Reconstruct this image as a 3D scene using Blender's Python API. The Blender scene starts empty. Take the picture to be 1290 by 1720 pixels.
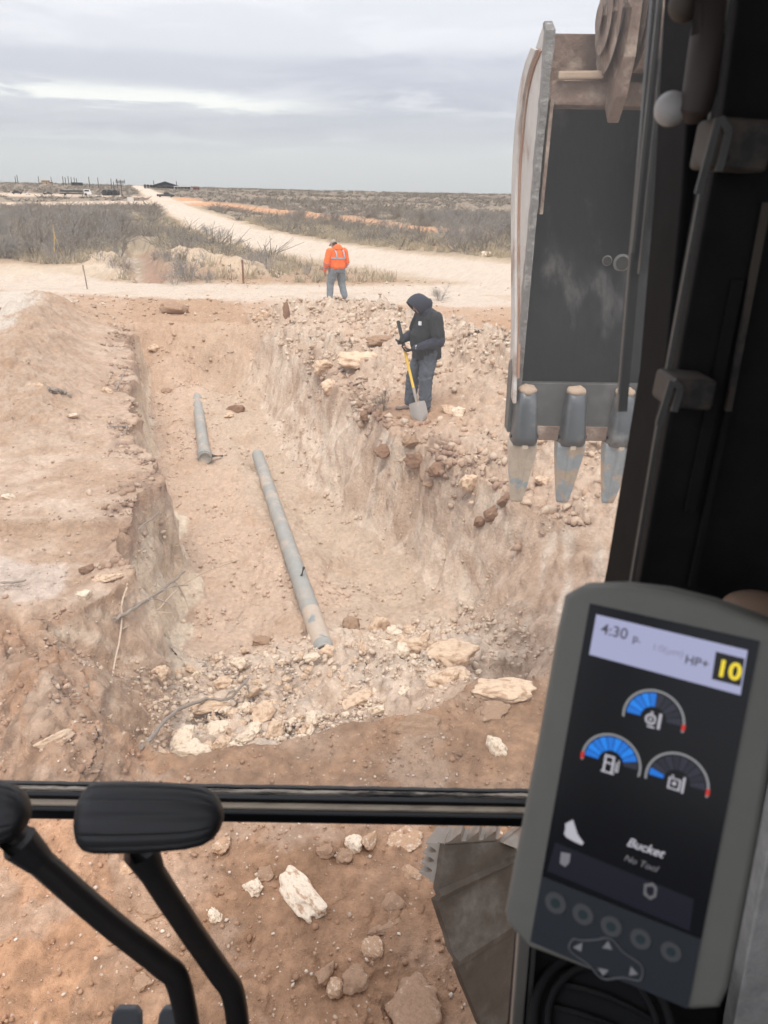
import bpy, bmesh, math, random
import numpy as np
from mathutils import Vector, Matrix, Quaternion

random.seed(7)
RNG = np.random.default_rng(7)
S = bpy.context.scene
COL = S.collection
rad = math.radians

# ---------------------------------------------------------------- camera
EYE = np.array([0.0, 0.0, 3.05])
PITCH, ROLL, FPX, CX, CY = rad(22.5), rad(0.97), 1290.0, 645.0, 860.0


def ray(px, py):
    """Direction through a pixel of the 1290x1720 photograph (used to survey where things stand)."""
    u, v = (px - CX) / FPX, (py - CY) / FPX
    c, s = math.cos(ROLL), math.sin(ROLL)
    u, v = u * c + v * s, -u * s + v * c
    cp, sp = math.cos(PITCH), math.sin(PITCH)
    return np.array([u, cp - v * sp, -sp - v * cp])


def on_y(px, py, y):
    d = ray(px, py)
    return Vector(EYE + d * (y / d[1]))


cd = bpy.data.cameras.new('camera')
cam = bpy.data.objects.new('camera', cd)
COL.objects.link(cam)
cd.sensor_fit = 'VERTICAL'
cd.sensor_height = 9.8
cd.sensor_width = 7.35
cd.lens = 9.8 * FPX / 1720.0
cd.clip_start, cd.clip_end = 0.05, 6000
right = Vector((math.cos(ROLL), math.sin(ROLL) * math.sin(PITCH), math.sin(ROLL) * math.cos(PITCH)))
_r = ray(CX + FPX, CY) - ray(CX, CY)
_u = ray(CX, CY) - ray(CX, CY + FPX)
_f = ray(CX, CY)
cam.matrix_world = Matrix(((_r[0], _u[0], -_f[0], EYE[0]), (_r[1], _u[1], -_f[1], EYE[1]), (_r[2], _u[2], -_f[2], EYE[2]), (0, 0, 0, 1)))
cd.dof.use_dof = True
cd.dof.focus_distance = 9.0
cd.dof.aperture_fstop = 2.4
S.camera = cam

# ---------------------------------------------------------------- sky, sun, exposure
W = bpy.data.worlds.new('World')
S.world = W
W.use_nodes = True
SUN_EL, SUN_AZ = rad(60), rad(-172)      # azimuth measured from +Y towards +X: high behind the machine


def build_sky():
    nt = W.node_tree
    N, L = nt.nodes, nt.links
    N.clear()

    def nd(t, **kw):
        n = N.new(t)
        for k, v in kw.items():
            setattr(n, k, v)
        return n

    def mth(op, a, b=None, c=None, clamp=False):
        n = nd('ShaderNodeMath', operation=op)
        n.use_clamp = clamp
        for i, q in enumerate((a, b, c)):
            if q is None:
                continue
            if isinstance(q, (int, float)):
                n.inputs[i].default_value = q
            else:
                L.new(q, n.inputs[i])
        return n.outputs[0]

    def mixc(f, a, b):
        n = nd('ShaderNodeMix', data_type='RGBA')
        for sock, q in ((n.inputs[0], f), (n.inputs[6], a), (n.inputs[7], b)):
            if isinstance(q, (int, float)):
                sock.default_value = q
            elif isinstance(q, tuple):
                sock.default_value = (*q, 1)
            else:
                L.new(q, sock)
        return n.outputs[2]

    def sstep(v, a, b):
        n = nd('ShaderNodeMapRange', interpolation_type='SMOOTHSTEP')
        L.new(v, n.inputs[0])
        n.inputs[1].default_value, n.inputs[2].default_value = a, b
        return n.outputs[0]

    def noise(vec, scale, detail, rough=0.55, dist=0.0):
        n = nd('ShaderNodeTexNoise')
        n.inputs['Scale'].default_value = scale
        n.inputs['Detail'].default_value = detail
        n.inputs['Roughness'].default_value = rough
        n.inputs['Distortion'].default_value = dist
        L.new(vec, n.inputs['Vector'])
        return n.outputs[0]

    tc = nd('ShaderNodeTexCoord').outputs['Generated']
    sp = nd('ShaderNodeSeparateXYZ')
    L.new(tc, sp.inputs[0])
    z = mth('MAXIMUM', sp.outputs[2], 0.0)
    den = mth('ADD', z, 0.075)
    cb = nd('ShaderNodeCombineXYZ')
    L.new(mth('DIVIDE', sp.outputs[0], den), cb.inputs[0])
    L.new(mth('DIVIDE', sp.outputs[1], den), cb.inputs[1])
    cb.inputs[2].default_value = 2.3
    big = noise(cb.outputs[0], 0.42, 8, 0.6, 0.6)
    mid = noise(cb.outputs[0], 1.0, 9, 0.64, 0.5)
    # overcast base: pale deck, violet-grey undersides, greenish grey haze at the horizon
    deck = mixc(sstep(big, 0.40, 0.58), (0.53, 0.545, 0.625), (0.70, 0.71, 0.76))
    deck = mixc(mth('MULTIPLY', sstep(mid, 0.47, 0.63), 0.68), deck, (0.80, 0.80, 0.845))
    deck = mixc(sstep(z, 0.10, 0.02), deck, (0.725, 0.74, 0.76))
    # a bright break in the deck, low on the left
    az = mth('ARCTAN2', sp.outputs[0], sp.outputs[1])
    zz = mth('ADD', mth('ADD', z, mth('MULTIPLY', az, 0.028)), mth('MULTIPLY', mth('SUBTRACT', mid, 0.5), 0.05))
    band = mth('MULTIPLY', sstep(zz, 0.074, 0.084), sstep(zz, 0.102, 0.092))
    side = mth('MULTIPLY', sstep(az, -0.02, -0.20), sstep(az, -0.75, -0.45))
    deck = mixc(mth('MULTIPLY', mth('MULTIPLY', band, side), mth('MULTIPLY', sstep(mid, 0.36, 0.50), 1.0)), deck, (0.95, 0.955, 0.93))
    # two darker belts
    z2 = mth('ADD', z, mth('MULTIPLY', mth('SUBTRACT', big, 0.5), 0.05))
    belt = mth('MULTIPLY', sstep(z2, 0.095, 0.12), sstep(z2, 0.155, 0.135))
    deck = mixc(mth('MULTIPLY', belt, 0.5), deck, (0.50, 0.515, 0.605))
    belt2 = mth('MULTIPLY', sstep(z2, 0.05, 0.065), sstep(z2, 0.092, 0.078))
    deck = mixc(mth('MULTIPLY', belt2, 0.5), deck, (0.57, 0.585, 0.65))
    # an overcast sky grows brighter towards the zenith (the CIE law)
    bright = mth('MULTIPLY', mth('ADD', 1.0, mth('MULTIPLY', z, 2.0)), 0.685)
    cl = nd('ShaderNodeBackground')
    L.new(deck, cl.inputs[0])
    L.new(bright, cl.inputs[1])
    sky = nd('ShaderNodeTexSky', sky_type='NISHITA')
    sky.sun_disc = False
    sky.sun_elevation = SUN_EL
    sky.sun_rotation = SUN_AZ
    sky.air_density, sky.dust_density = 1.0, 2.0
    bs = nd('ShaderNodeBackground')
    L.new(sky.outputs[0], bs.inputs[0])
    bs.inputs[1].default_value = 0.1
    ms = nd('ShaderNodeMixShader')
    ms.inputs[0].default_value = 0.93
    L.new(bs.outputs[0], ms.inputs[1])
    L.new(cl.outputs[0], ms.inputs[2])
    out = nd('ShaderNodeOutputWorld')
    L.new(ms.outputs[0], out.inputs[0])


build_sky()
sd = bpy.data.lights.new('sun', 'SUN')
sd.energy, sd.angle, sd.color = 1.4, rad(16), (1.0, 0.95, 0.88)
sun = bpy.data.objects.new('sun', sd)
COL.objects.link(sun)
_sdir = Vector((math.sin(SUN_AZ) * math.cos(SUN_EL), math.cos(SUN_AZ) * math.cos(SUN_EL), math.sin(SUN_EL)))
sun.rotation_euler = _sdir.to_track_quat('Z', 'Y').to_euler()
S.view_settings.view_transform = 'Standard'
S.view_settings.look = 'None'
S.view_settings.exposure = 0.66
S.view_settings.gamma = 1.0
S.view_settings.use_curve_mapping = False
S.render.engine = 'CYCLES'
S.cycles.max_bounces = 8
S.cycles.diffuse_bounces = 3
S.cycles.transparent_max_bounces = 12

# ---------------------------------------------------------------- noise
_P = np.random.default_rng(3).permutation(256)
_P = np.concatenate([_P, _P, _P])
_G2 = np.stack([np.cos(np.arange(256) * 2.39996), np.sin(np.arange(256) * 2.39996)], 1)
_g = np.random.default_rng(5).normal(size=(256, 3))
_G3 = _g / np.linalg.norm(_g, axis=1, keepdims=True)


def pn2(x, y):
    x, y = np.asarray(x, float), np.asarray(y, float)
    xi, yi = np.floor(x).astype(np.int64), np.floor(y).astype(np.int64)
    xf, yf = x - xi, y - yi
    u, v = xf * xf * xf * (xf * (xf * 6 - 15) + 10), yf * yf * yf * (yf * (yf * 6 - 15) + 10)

    def g(i, j, dx, dy):
        h = _P[(_P[i & 255] + j) & 255]
        q = _G2[h]
        return q[..., 0] * dx + q[..., 1] * dy
    a, b = g(xi, yi, xf, yf), g(xi + 1, yi, xf - 1, yf)
    c, d = g(xi, yi + 1, xf, yf - 1), g(xi + 1, yi + 1, xf - 1, yf - 1)
    a, c = a + u * (b - a), c + u * (d - c)
    return (a + v * (c - a)) * 1.5


def pn3(p):
    i = np.floor(p).astype(np.int64)
    f = p - i
    w = f * f * f * (f * (f * 6 - 15) + 10)
    r = 0
    for dx in (0, 1):
        for dy in (0, 1):
            for dz in (0, 1):
                h = _P[(_P[(_P[(i[..., 0] + dx) & 255] + i[..., 1] + dy) & 255] + i[..., 2] + dz) & 255]
                q = _G3[h]
                d = q[..., 0] * (f[..., 0] - dx) + q[..., 1] * (f[..., 1] - dy) + q[..., 2] * (f[..., 2] - dz)
                ww = (w[..., 0] if dx else 1 - w[..., 0]) * (w[..., 1] if dy else 1 - w[..., 1]) * (w[..., 2] if dz else 1 - w[..., 2])
                r = r + d * ww
    return r * 1.5


def fb2(x, y, o=4, rough=0.5):
    r, a, f = 0, 1.0, 1.0
    for k in range(o):
        r = r + a * pn2(x * f + 17.3 * k, y * f - 9.1 * k)
        a *= rough
        f *= 2.03
    return r


def worley(x, y, seed=0):
    """Cellular noise: distance to the nearest point, gap to the second, and a random number per cell."""
    xi, yi = np.floor(x).astype(np.int64), np.floor(y).astype(np.int64)
    f1 = np.full(np.shape(x), 9.0)
    f2 = f1.copy()
    rid = np.zeros(np.shape(x))
    for dx in (-1, 0, 1):
        for dy in (-1, 0, 1):
            h = _P[(_P[(xi + dx + seed) & 255] + yi + dy) & 255]
            h2 = _P[(h + 71) & 255]
            d = np.hypot(xi + dx + h / 256.0 - x, yi + dy + h2 / 256.0 - y)
            m = d < f1
            f2 = np.where(m, f1, np.minimum(f2, d))
            f1 = np.where(m, d, f1)
            rid = np.where(m, _P[(h2 + h) & 255] / 256.0, rid)
    return f1, f2 - f1, rid


def ss(a, b, x):
    t = np.clip((x - a) / (b - a), 0, 1)
    return t * t * (3 - 2 * t)


# ---------------------------------------------------------------- object helpers
def tag(o, label=None, cat=None, group=None, kind=None):
    for k, v in (('label', label), ('category', cat), ('group', group), ('kind', kind)):
        if v:
            o[k] = v
    return o


def empty(name, loc=(0, 0, 0), rot=(0, 0, 0)):
    o = bpy.data.objects.new(name, None)
    o.empty_display_size = 0.1
    COL.objects.link(o)
    o.location, o.rotation_euler = loc, rot
    return o


def link(name, me, mats, parent=None, smooth=True, loc=None, rot=None):
    o = bpy.data.objects.new(name, me)
    COL.objects.link(o)
    for m in (mats if isinstance(mats, (list, tuple)) else [mats]):
        me.materials.append(m)
    if smooth and len(me.polygons):
        me.polygons.foreach_set('use_smooth', np.ones(len(me.polygons), bool))
    if parent is not None:
        o.parent = parent
    if loc is not None:
        o.location = loc
    if rot is not None:
        o.rotation_euler = rot
    return o


def bm_obj(name, bm, mat, parent=None, smooth=False, bevel=0, seg=2):
    bmesh.ops.recalc_face_normals(bm, faces=bm.faces)
    if bevel:
        es = [e for e in bm.edges if len(e.link_faces) == 2 and e.calc_face_angle(0) > 0.5]
        bmesh.ops.bevel(bm, geom=es, offset=bevel, segments=seg, profile=0.6, affect='EDGES', clamp_overlap=True)
    me = bpy.data.meshes.new(name)
    bm.to_mesh(me)
    bm.free()
    o = link(name, me, mat, parent, smooth=False)
    if smooth:
        me.polygons.foreach_set('use_smooth', np.ones(len(me.polygons), bool))
        try:
            me.set_sharp_from_angle(angle=rad(38))
        except Exception:
            pass
    return o


def np_mesh(name, V, Fc, cols=None):
    """V (n,3), Fc (m,k) all of one size k."""
    me = bpy.data.meshes.new(name)
    k = Fc.shape[1]
    me.vertices.add(len(V))
    me.vertices.foreach_set('co', np.asarray(V, np.float32).ravel())
    me.loops.add(Fc.size)
    me.loops.foreach_set('vertex_index', np.asarray(Fc, np.int32).ravel())
    me.polygons.add(len(Fc))
    me.polygons.foreach_set('loop_start', np.arange(0, Fc.size, k, dtype=np.int32))
    me.update(calc_edges=True)
    if cols is not None:
        a = me.color_attributes.new('soil', 'FLOAT_COLOR', 'POINT')
        c4 = np.ones((len(V), 4), np.float32)
        c4[:, :3] = cols
        a.data.foreach_set('color', c4.ravel())
    return me


def add_box(bm, c, d, rot=None):
    m = Matrix.Translation(Vector(c)) @ (rot.to_4x4() if rot is not None else Matrix.Identity(4)) @ Matrix.Diagonal((*d, 1))
    return bmesh.ops.create_cube(bm, size=1, matrix=m)['verts']


def frame(d, up=Vector((0, 0, 1))):
    d = Vector(d).normalized()
    if abs(d.dot(up)) > 0.98:
        up = Vector((0, 1, 0))
    x = d.cross(up).normalized()
    y = x.cross(d).normalized()
    return x, y, d


def add_beam(bm, a, b, w, h, up=Vector((0, 0, 1)), w2=None, h2=None):
    """A box from a to b, w across and h along up."""
    a, b = Vector(a), Vector(b)
    x, y, d = frame(b - a, up)
    w2, h2 = w2 or w, h2 or h
    vs = []
    for p, ww, hh in ((a, w, h), (b, w2, h2)):
        for sx, sy in ((-1, -1), (1, -1), (1, 1), (-1, 1)):
            vs.append(bm.verts.new(p + x * sx * ww / 2 + y * sy * hh / 2))
    for f in ((3, 2, 1, 0), (4, 5, 6, 7), (0, 1, 5, 4), (1, 2, 6, 5), (2, 3, 7, 6), (3, 0, 4, 7)):
        bm.faces.new([vs[i] for i in f])
    return vs


def add_tube(bm, pts, rads, n=10, cap=True, squash=None):
    pts = [Vector(p) for p in pts]
    if isinstance(rads, (int, float)):
        rads = [rads] * len(pts)
    rings = []
    xp = None
    for i, p in enumerate(pts):
        d = (pts[min(i + 1, len(pts) - 1)] - pts[max(i - 1, 0)]).normalized()
        if xp is None:
            x, y, _ = frame(d)
        else:
            x = (xp - d * xp.dot(d)).normalized()
            y = d.cross(x)
        xp = x
        ring = []
        for k in range(n):
            a = 2 * math.pi * k / n
            ring.append(bm.verts.new(p + (x * math.cos(a) + y * math.sin(a)) * rads[i]))
        rings.append(ring)
    for r0, r1 in zip(rings, rings[1:]):
        for k in range(n):
            bm.faces.new((r0[k], r0[(k + 1) % n], r1[(k + 1) % n], r1[k]))
    if cap:
        bm.faces.new(rings[0][::-1])
        bm.faces.new(rings[-1])
    return rings


def bez(pts, n):
    """Catmull-Rom through points."""
    P = [Vector(p) for p in pts]
    P = [P[0] * 2 - P[1]] + P + [P[-1] * 2 - P[-2]]
    out = []
    for i in range(1, len(P) - 2):
        for k in range(n):
            t = k / n
            a, b, c, d = P[i - 1], P[i], P[i + 1], P[i + 2]
            out.append(0.5 * ((2 * b) + (c - a) * t + (2 * a - 5 * b + 4 * c - d) * t * t + (3 * b - a - 3 * c + d) * t ** 3))
    out.append(P[-2])
    return out


def prism(bm, outline, origin, ex, ey, ez, depth):
    """Extrude a 2-D outline (list of (u,v)) in the plane ex,ey by depth along ez."""
    a = [bm.verts.new(origin + ex * u + ey * v) for u, v in outline]
    b = [bm.verts.new(origin + ex * u + ey * v + ez * depth) for u, v in outline]
    n = len(a)
    bm.faces.new(a)
    bm.faces.new(b[::-1])
    for i in range(n):
        bm.faces.new((a[(i + 1) % n], a[i], b[i], b[(i + 1) % n]))


# ---------------------------------------------------------------- materials
def mat(name, col, rough=0.8, metal=0.0, var=0.0, vscale=8.0, bump=0.0, bscale=40.0, col2=None, mask=(0.45, 0.6), mscale=6.0, spec=0.5, emit=None, emit_s=1.0, bdist=0.01, attr=None, stretch=None):
    m = bpy.data.materials.new(name)
    m.use_nodes = True
    nt = m.node_tree
    N, L = nt.nodes, nt.links
    b = N['Principled BSDF']
    b.inputs['Roughness'].default_value = rough
    b.inputs['Metallic'].default_value = metal
    b.inputs['Specular IOR Level'].default_value = spec
    tc = N.new('ShaderNodeTexCoord').outputs['Object']
    if stretch:
        mp = N.new('ShaderNodeMapping')
        mp.inputs['Scale'].default_value = stretch
        L.new(tc, mp.inputs[0])
        tc = mp.outputs[0]

    def noise(scale, detail=6, rough_=0.6):
        n = N.new('ShaderNodeTexNoise')
        n.inputs['Scale'].default_value = scale
        n.inputs['Detail'].default_value = detail
        n.inputs['Roughness'].default_value = rough_
        L.new(tc, n.inputs['Vector'])
        return n.outputs[0]

    if attr:
        at = N.new('ShaderNodeAttribute')
        at.attribute_name = attr
        c = at.outputs[0]
    else:
        rg = N.new('ShaderNodeRGB')
        rg.outputs[0].default_value = (*col, 1)
        c = rg.outputs[0]
    if col2 is not None:
        mr = N.new('ShaderNodeMapRange')
        mr.interpolation_type = 'SMOOTHSTEP'
        mr.inputs[1].default_value, mr.inputs[2].default_value = mask
        L.new(noise(mscale, 8, 0.65), mr.inputs[0])
        mx = N.new('ShaderNodeMix')
        mx.data_type = 'RGBA'
        L.new(mr.outputs[0], mx.inputs[0])
        L.new(c, mx.inputs[6])
        mx.inputs[7].default_value = (*col2, 1)
        c = mx.outputs[2]
    if var:
        mr = N.new('ShaderNodeMapRange')
        mr.inputs[1].default_value, mr.inputs[2].default_value = 0.25, 0.75
        mr.inputs[3].default_value, mr.inputs[4].default_value = 1 - var, 1 + var
        L.new(noise(vscale, 8, 0.7), mr.inputs[0])
        mx = N.new('ShaderNodeMix')
        mx.data_type = 'RGBA'
        mx.blend_type = 'MULTIPLY'
        mx.inputs[0].default_value = 1
        L.new(c, mx.inputs[6])
        L.new(mr.outputs[0], mx.inputs[7])
        c = mx.outputs[2]
    L.new(c, b.inputs['Base Color'])
    if bump:
        bp = N.new('ShaderNodeBump')
        bp.inputs['Strength'].default_value = bump
        bp.inputs['Distance'].default_value = bdist
        L.new(noise(bscale, 8, 0.65), bp.inputs['Height'])
        L.new(bp.outputs[0], b.inputs['Normal'])
    if emit:
        b.inputs['Emission Color'].default_value = (*emit, 1)
        b.inputs['Emission Strength'].default_value = emit_s
    return m

# ---------------------------------------------------------------- terrain
RED, TAN, PALE = np.array((.335, .195, .115)), np.array((.585, .42, .305)), np.array((.63, .495, .37))
ROADC, DARK, ORANGE = np.array((.615, .50, .395)), np.array((.215, .135, .095)), np.array((.46, .255, .14))
SCRUB, GREY, BROWN = np.array((.33, .26, .185)), np.array((.54, .41, .30)), np.array((.43, .275, .175))

LR = ([2.5, 3.5, 4.3, 5.0, 5.5, 5.9, 7.0, 7.75, 8.3, 8.7, 9.3, 10.2, 12.5, 15.1, 17.8, 20, 23], [-1.25, -1.35, -2.05, -2.5, -2.3, -2.22, -2.5, -2.62, -2.52, -2.72, -3.05, -3.42, -4.25, -5.02, -5.95, -6.7, -7.6])
LB = ([2.5, 3.5, 4.3, 5.1, 5.98, 7.2, 8.66, 10.38, 14.1, 20.5, 23], [-1.0, -1.15, -1.4, -1.62, -1.85, -2.12, -2.45, -3.0, -4.6, -6.5, -7.2])
RR = ([3.5, 4.2, 5.0, 6.1, 6.85, 7.6, 8.5, 9.5, 10.4, 12.46, 15.5, 18.1, 20, 23], [0.9, 1.15, 1.75, 2.1, 2.05, 1.55, 1.05, 0.55, 0.10, -0.62, -1.75, -2.75, -3.4, -4.4])
RB = ([3.5, 5.0, 6.5, 8.15, 9.6, 10.95, 13, 16, 19.3, 23], [0.75, 0.95, 0.9, 0.62, 0.0, -0.78, -1.65, -2.6, -3.55, -4.8])

ROAD_MAIN = [(-190, 620, 4.0), (-121, 409, 3.6), (-65, 235, 3.6), (-31, 126, 3.3), (-14, 71, 3.2), (-6.6, 52, 3.4), (-0.6, 41.5, 4.0), (5, 34, 5.0), (12, 29, 6.5), (30, 23, 7.5)]
ROAD_CROSS = [(16, 27.5, 5.0), (5, 27, 3.9), (-1, 26, 2.6), (-6, 26.3, 2.3), (-11, 26.8, 2.0), (-16, 30, 4.0)]
ROAD_FAR = [(-190, 95, 16), (-72, 147, 15), (-62, 161, 13), (-55, 186, 10), (-52, 205, 6)]
YARD = [(-190, 225, 22), (-110, 240, 20), (-84, 252, 12), (-70, 250, 7)]
PAD = [(-22, 31, 3.6), (-16, 31.2, 3.6), (-13.4, 31.5, 2.8)]
WHITE_TRACK = [(-11.5, 23, 1.9), (-9.3, 17, 1.4), (-8.2, 12, 1.4), (-7.4, 8, 1.2)]
REDBAND = [(-70, 250, 8), (-50, 205, 6), (-23.5, 144, 5), (-7.5, 107, 3.6), (-1, 88, 3.0), (9, 66, 2.6), (22, 50, 3)]
REDLEFT = [(-95, 110, 6), (-58, 112, 5), (-44, 112, 3), (-33, 92, 1.5)]
NOTCH = [(-8.7, 28.8, .75), (-10.4, 34, .8), (-12.5, 41, .85), (-15.2, 49, .8), (-17, 56, .4)]
RIDGES = [
    # spoil heap of broken caliche along the right bank
    [(-2.9, 20.2, .35, .9), (-1.9, 19.6, .55, 1.1), (-0.6, 18.8, .62, 1.3), (0.9, 16.4, .55, 1.3), (2.1, 13.6, .75, 1.1), (2.9, 11.0, .85, 1.1), (3.2, 9.0, .75, 1.1), (3.3, 7.2, .45, 1.0)],
    [(-2.4, 17.6, .30, .7), (-1.3, 15.6, .34, .6), (-0.4, 13.9, .30, .55)],
    # berm on the left bank
    [(-5.0, 10.2, .18, .8), (-5.9, 12.2, .60, .95), (-7.2, 15.5, .72, 1.0), (-8.5, 19.2, .75, 1.0), (-8.9, 20.6, .3, 1.0)],
    # lumpy red berm beside the machine
    [(-2.85, 5.0, .16, .42), (-2.35, 4.25, .30, .40), (-1.9, 3.75, .28, .40), (-1.5, 3.3, .16, .4)],
    # lip of clods on the far road edge
    [(-6.3, 22.0, .12, .6), (-5.4, 21.9, .28, .45), (-4.2, 22.0, .1, .5)],
    # pale spoil beyond the road
    [(-4.9, 30.6, .45, 1.0), (-6.0, 31.8, .70, 1.2), (-7.0, 33.6, .6, 1.2), (-8.8, 37.5, .4, 1.3), (-10.5, 42, .3, 1.3)],
    [(-10.0, 29.8, .12, .7), (-12.3, 34, .15, .8), (-14.4, 41, .2, .8)],
    [(-13.2, 28.2, .25, .8), (-11.2, 28.3, .35, .6)],
    # soil banked against the pipes
    [(-1.0, 7.3, .16, .32), (-1.55, 9.4, .07, .30), (-2.1, 11.2, .10, .28), (-2.75, 13.4, .06, .3)],
    [(-2.0, 12.6, .05, .3), (-1.35, 10.2, .08, .22), (-0.75, 8.2, .06, .22)],
    [(-3.5, 12.9, .07, .3), (-4.2, 15.2, .10, .3), (-4.9, 17.4, .16, .5)],
    [(-3.2, 15.5, .14, .5), (-3.9, 17.5, .22, .7)],
]


def seg_dist(x, y, poly):
    """Distance to a polyline and the interpolated remaining columns there."""
    best = np.full(np.shape(x), 1e9)
    vals = [np.zeros(np.shape(x)) for _ in range(len(poly[0]) - 2)]
    for a, b in zip(poly, poly[1:]):
        dx, dy = b[0] - a[0], b[1] - a[1]
        t = np.clip(((x - a[0]) * dx + (y - a[1]) * dy) / (dx * dx + dy * dy), 0, 1)
        d = np.hypot(x - a[0] - t * dx, y - a[1] - t * dy)
        m = d < best
        best = np.where(m, d, best)
        for k in range(len(vals)):
            vals[k] = np.where(m, a[2 + k] + t * (b[2 + k] - a[2 + k]), vals[k])
    return best, vals


def cover(x, y, poly, soft=0.4, wob=0.6):
    d, (w,) = seg_dist(x, y, poly)
    d = d + pn2(x * .7 + 3, y * .7) * wob + pn2(x * 2.3, y * 2.3 + 9) * wob * .4
    return 1 - ss(1 - soft, 1 + soft, d / np.maximum(w, 1e-3))


def rim_wob(x, y):
    return pn2(x * 1.3 + 4, y * 1.3) * .17 + pn2(x * 2.7, y * 2.7 + 7) * .045


def survey(x, y):
    """Ground height and the layout masks at x, y."""
    x, y = np.asarray(x, float), np.asarray(y, float)
    M = {}
    near = 1 - ss(24, 30, y)
    wob = rim_wob(x, y)
    xlr, xlb, xrr, xrb = (np.interp(y, *T) for T in (LR, LB, RR, RB))
    dl = x - xlr + wob
    dr = xrr - x + rim_wob(x + 31, y)
    wl = np.maximum(.30, xlb - xlr) + .05 * pn2(x * 2, y * 2)
    wr = np.maximum(.25, xrr - xrb)
    tl, tr = np.clip(dl / wl, 0, 1), np.clip(dr / wr, 0, 1)
    gentle = 1 - ss(5.2, 6.2, y)
    pl = (1 - gentle) * np.interp(tl, [0, .25, .6, 1], [0, .32, .9, 1]) + gentle * np.interp(tl, [0, .5, 1], [0, .5, 1])
    pr = np.interp(tr, [0, .10, .25, .5, .8, 1], [0, .10, .30, .64, .93, 1])
    yn = np.interp(x, [-3, -1.3, -.5, .2, .56, .93, 2.0, 3], [3.4, 3.55, 3.8, 4.05, 4.25, 4.3, 5.4, 6.2]) + pn2(x * 2.1, y * 2.1 + 50) * .13
    s = y - yn
    dep = np.interp(s, [0, .15, .5, 1.2, 2.2, 3.2, 4.2], [0, .24, .48, .68, .98, 1.28, 1.42])
    far = 1 - ss(17.4, 20.0, y + .12 * x + .5 + .5 * pn2(x * .9, y * .9))
    dep = dep * far
    pit = np.minimum(pl, pr)
    h = -dep * pit
    inside = ss(.02, .2, pit) * ss(0, .2, s) * (far > .02)
    out_r = -dr
    out_l = -dl
    # rubble in the near end of the trench
    rub = np.exp(-(((x - .05) / .75) ** 2 + ((y - 5.7) / .75) ** 2))
    h = h + .26 * rub * ss(.5, 1, pit)
    h = h + .16 * np.exp(-(((x - .55) / .45) ** 2 + ((y - 4.75) / .35) ** 2))
    h = h - .5 * np.exp(-(((x - 1.02) / .2) ** 2 + ((y - 5.25) / .32) ** 2))
    rubz = ss(.45, .95, pit) * ss(.10, .45 + .5 * ss(-.6, .2, x), s + .22 * pn2(x * 3, y * 3)) * (1 - ss(2.7, 3.7, s + .5 * pn2(x * 1.4, y * 1.4)))
    M['rub'] = rubz
    # shallow furrow along the right side of the floor
    h = h - .10 * ss(.9, 1, pit) * np.exp(-((x - xrb + .55) / .35) ** 2) * (y > 7) * far
    h = h + .05 * pn2(x * 1.1, y * 1.1) * inside
    # left bank: shallow steps left by the bucket
    left = ss(0, .15, out_l) * near
    h = h - left * .10 * (1 - ss(6.93, 7.02, y + .10 * pn2(x * 1.5, y))) * ss(2.4, 2.7, -x)
    h = h - left * .20 * (1 - ss(5.15, 5.42, y + .2 * pn2(x * 1.7, y * 1.7))) * ss(1.9, 2.6, -x)
    # scrape marks that the bucket drew down the right wall
    wz = ss(.03, .2, tr) * (1 - ss(.8, .98, tr)) * ss(0, .3, s) * far
    sc_ = pn2((x * .45 + y * .9) * .8 + h * .4, (x * .9 - y * .45) * 4.2 + h * 3.5)
    h = h - wz * np.abs(sc_) * .045
    M['scrape'] = sc_
    heap = np.zeros_like(h)
    for i, R in enumerate(RIDGES):
        d, (hh, ww) = seg_dist(x, y, R)
        g = np.exp(-(d / ww) ** 2) * hh
        if i in (0, 1):
            g = g * ss(.05, .7, out_r)
        elif i in (2, 3):
            g = g * ss(0, .4, out_l)
        elif i >= 8:
            g = g * ss(.7, 1, pit)
        h = h + g
        heap = np.maximum(heap, np.exp(-(d / ww) ** 2) * (1.0 if i in (0, 1) else 0 if i >= 8 else .45 if i != 3 else .5))
        M['h%d' % i] = np.exp(-(d / ww) ** 2)
    man = np.exp(-(((x - .45) / .75) ** 2 + ((y - 11.4) / .9) ** 2))
    heap = heap * (1 - np.clip(man * 1.4, 0, 1))
    bank = ss(.0, .1, out_r) * (1 - ss(3.2, 4.5, out_r)) * (1 - ss(19.5, 21, y)) * ss(6.6, 7.4, y)
    heap = np.maximum(heap, .5 * bank * (1 - np.clip(man * 1.4, 0, 1)))
    heap = np.where(pit > .3, 0, heap)
    rough = heap * .9 + .22 * rubz + .12 + .22 * ss(.6, 1, pit) * (y > 6)
    lump = np.abs(pn2(x * 1.7, y * 1.7 + 3)) * .24 + np.abs(pn2(x * 4.3 + 8, y * 4.3)) * .13 + np.abs(pn2(x * 9, y * 9)) * .07 + np.abs(pn2(x * 19, y * 19)) * .035
    h = h + near * (rough * (lump - .14)) * (1 - .6 * man)
    # chunks: broken lumps that stand out of the heap and the rubble as blocks
    for sc, amp in ((2.6, .25), (5.7, .15), (12.0, .08)):
        blk_soft = .34
        wx, wy = x + .10 * pn2(x * 4, y * 4), y + .10 * pn2(x * 4 + 9, y * 4)
        f1, gap, rid = worley(wx * sc, wy * sc, int(sc * 7))
        blk = np.clip(rid - .40, 0, 1) * ss(-.02, .45, gap) * (1 + .5 * pn2(x * 13, y * 13))
        h = h + near * amp * blk * np.clip(heap * .95 + rubz * .38 + .03, 0, 1.1) * np.where(out_l > 0, .35, 1)
        M['blk%d' % int(sc)] = np.clip(rid - .40, 0, 1) * ss(.02, .2, gap)
    wild = np.maximum(np.maximum(M['h5'], M['h6']), M['h7'])
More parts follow.
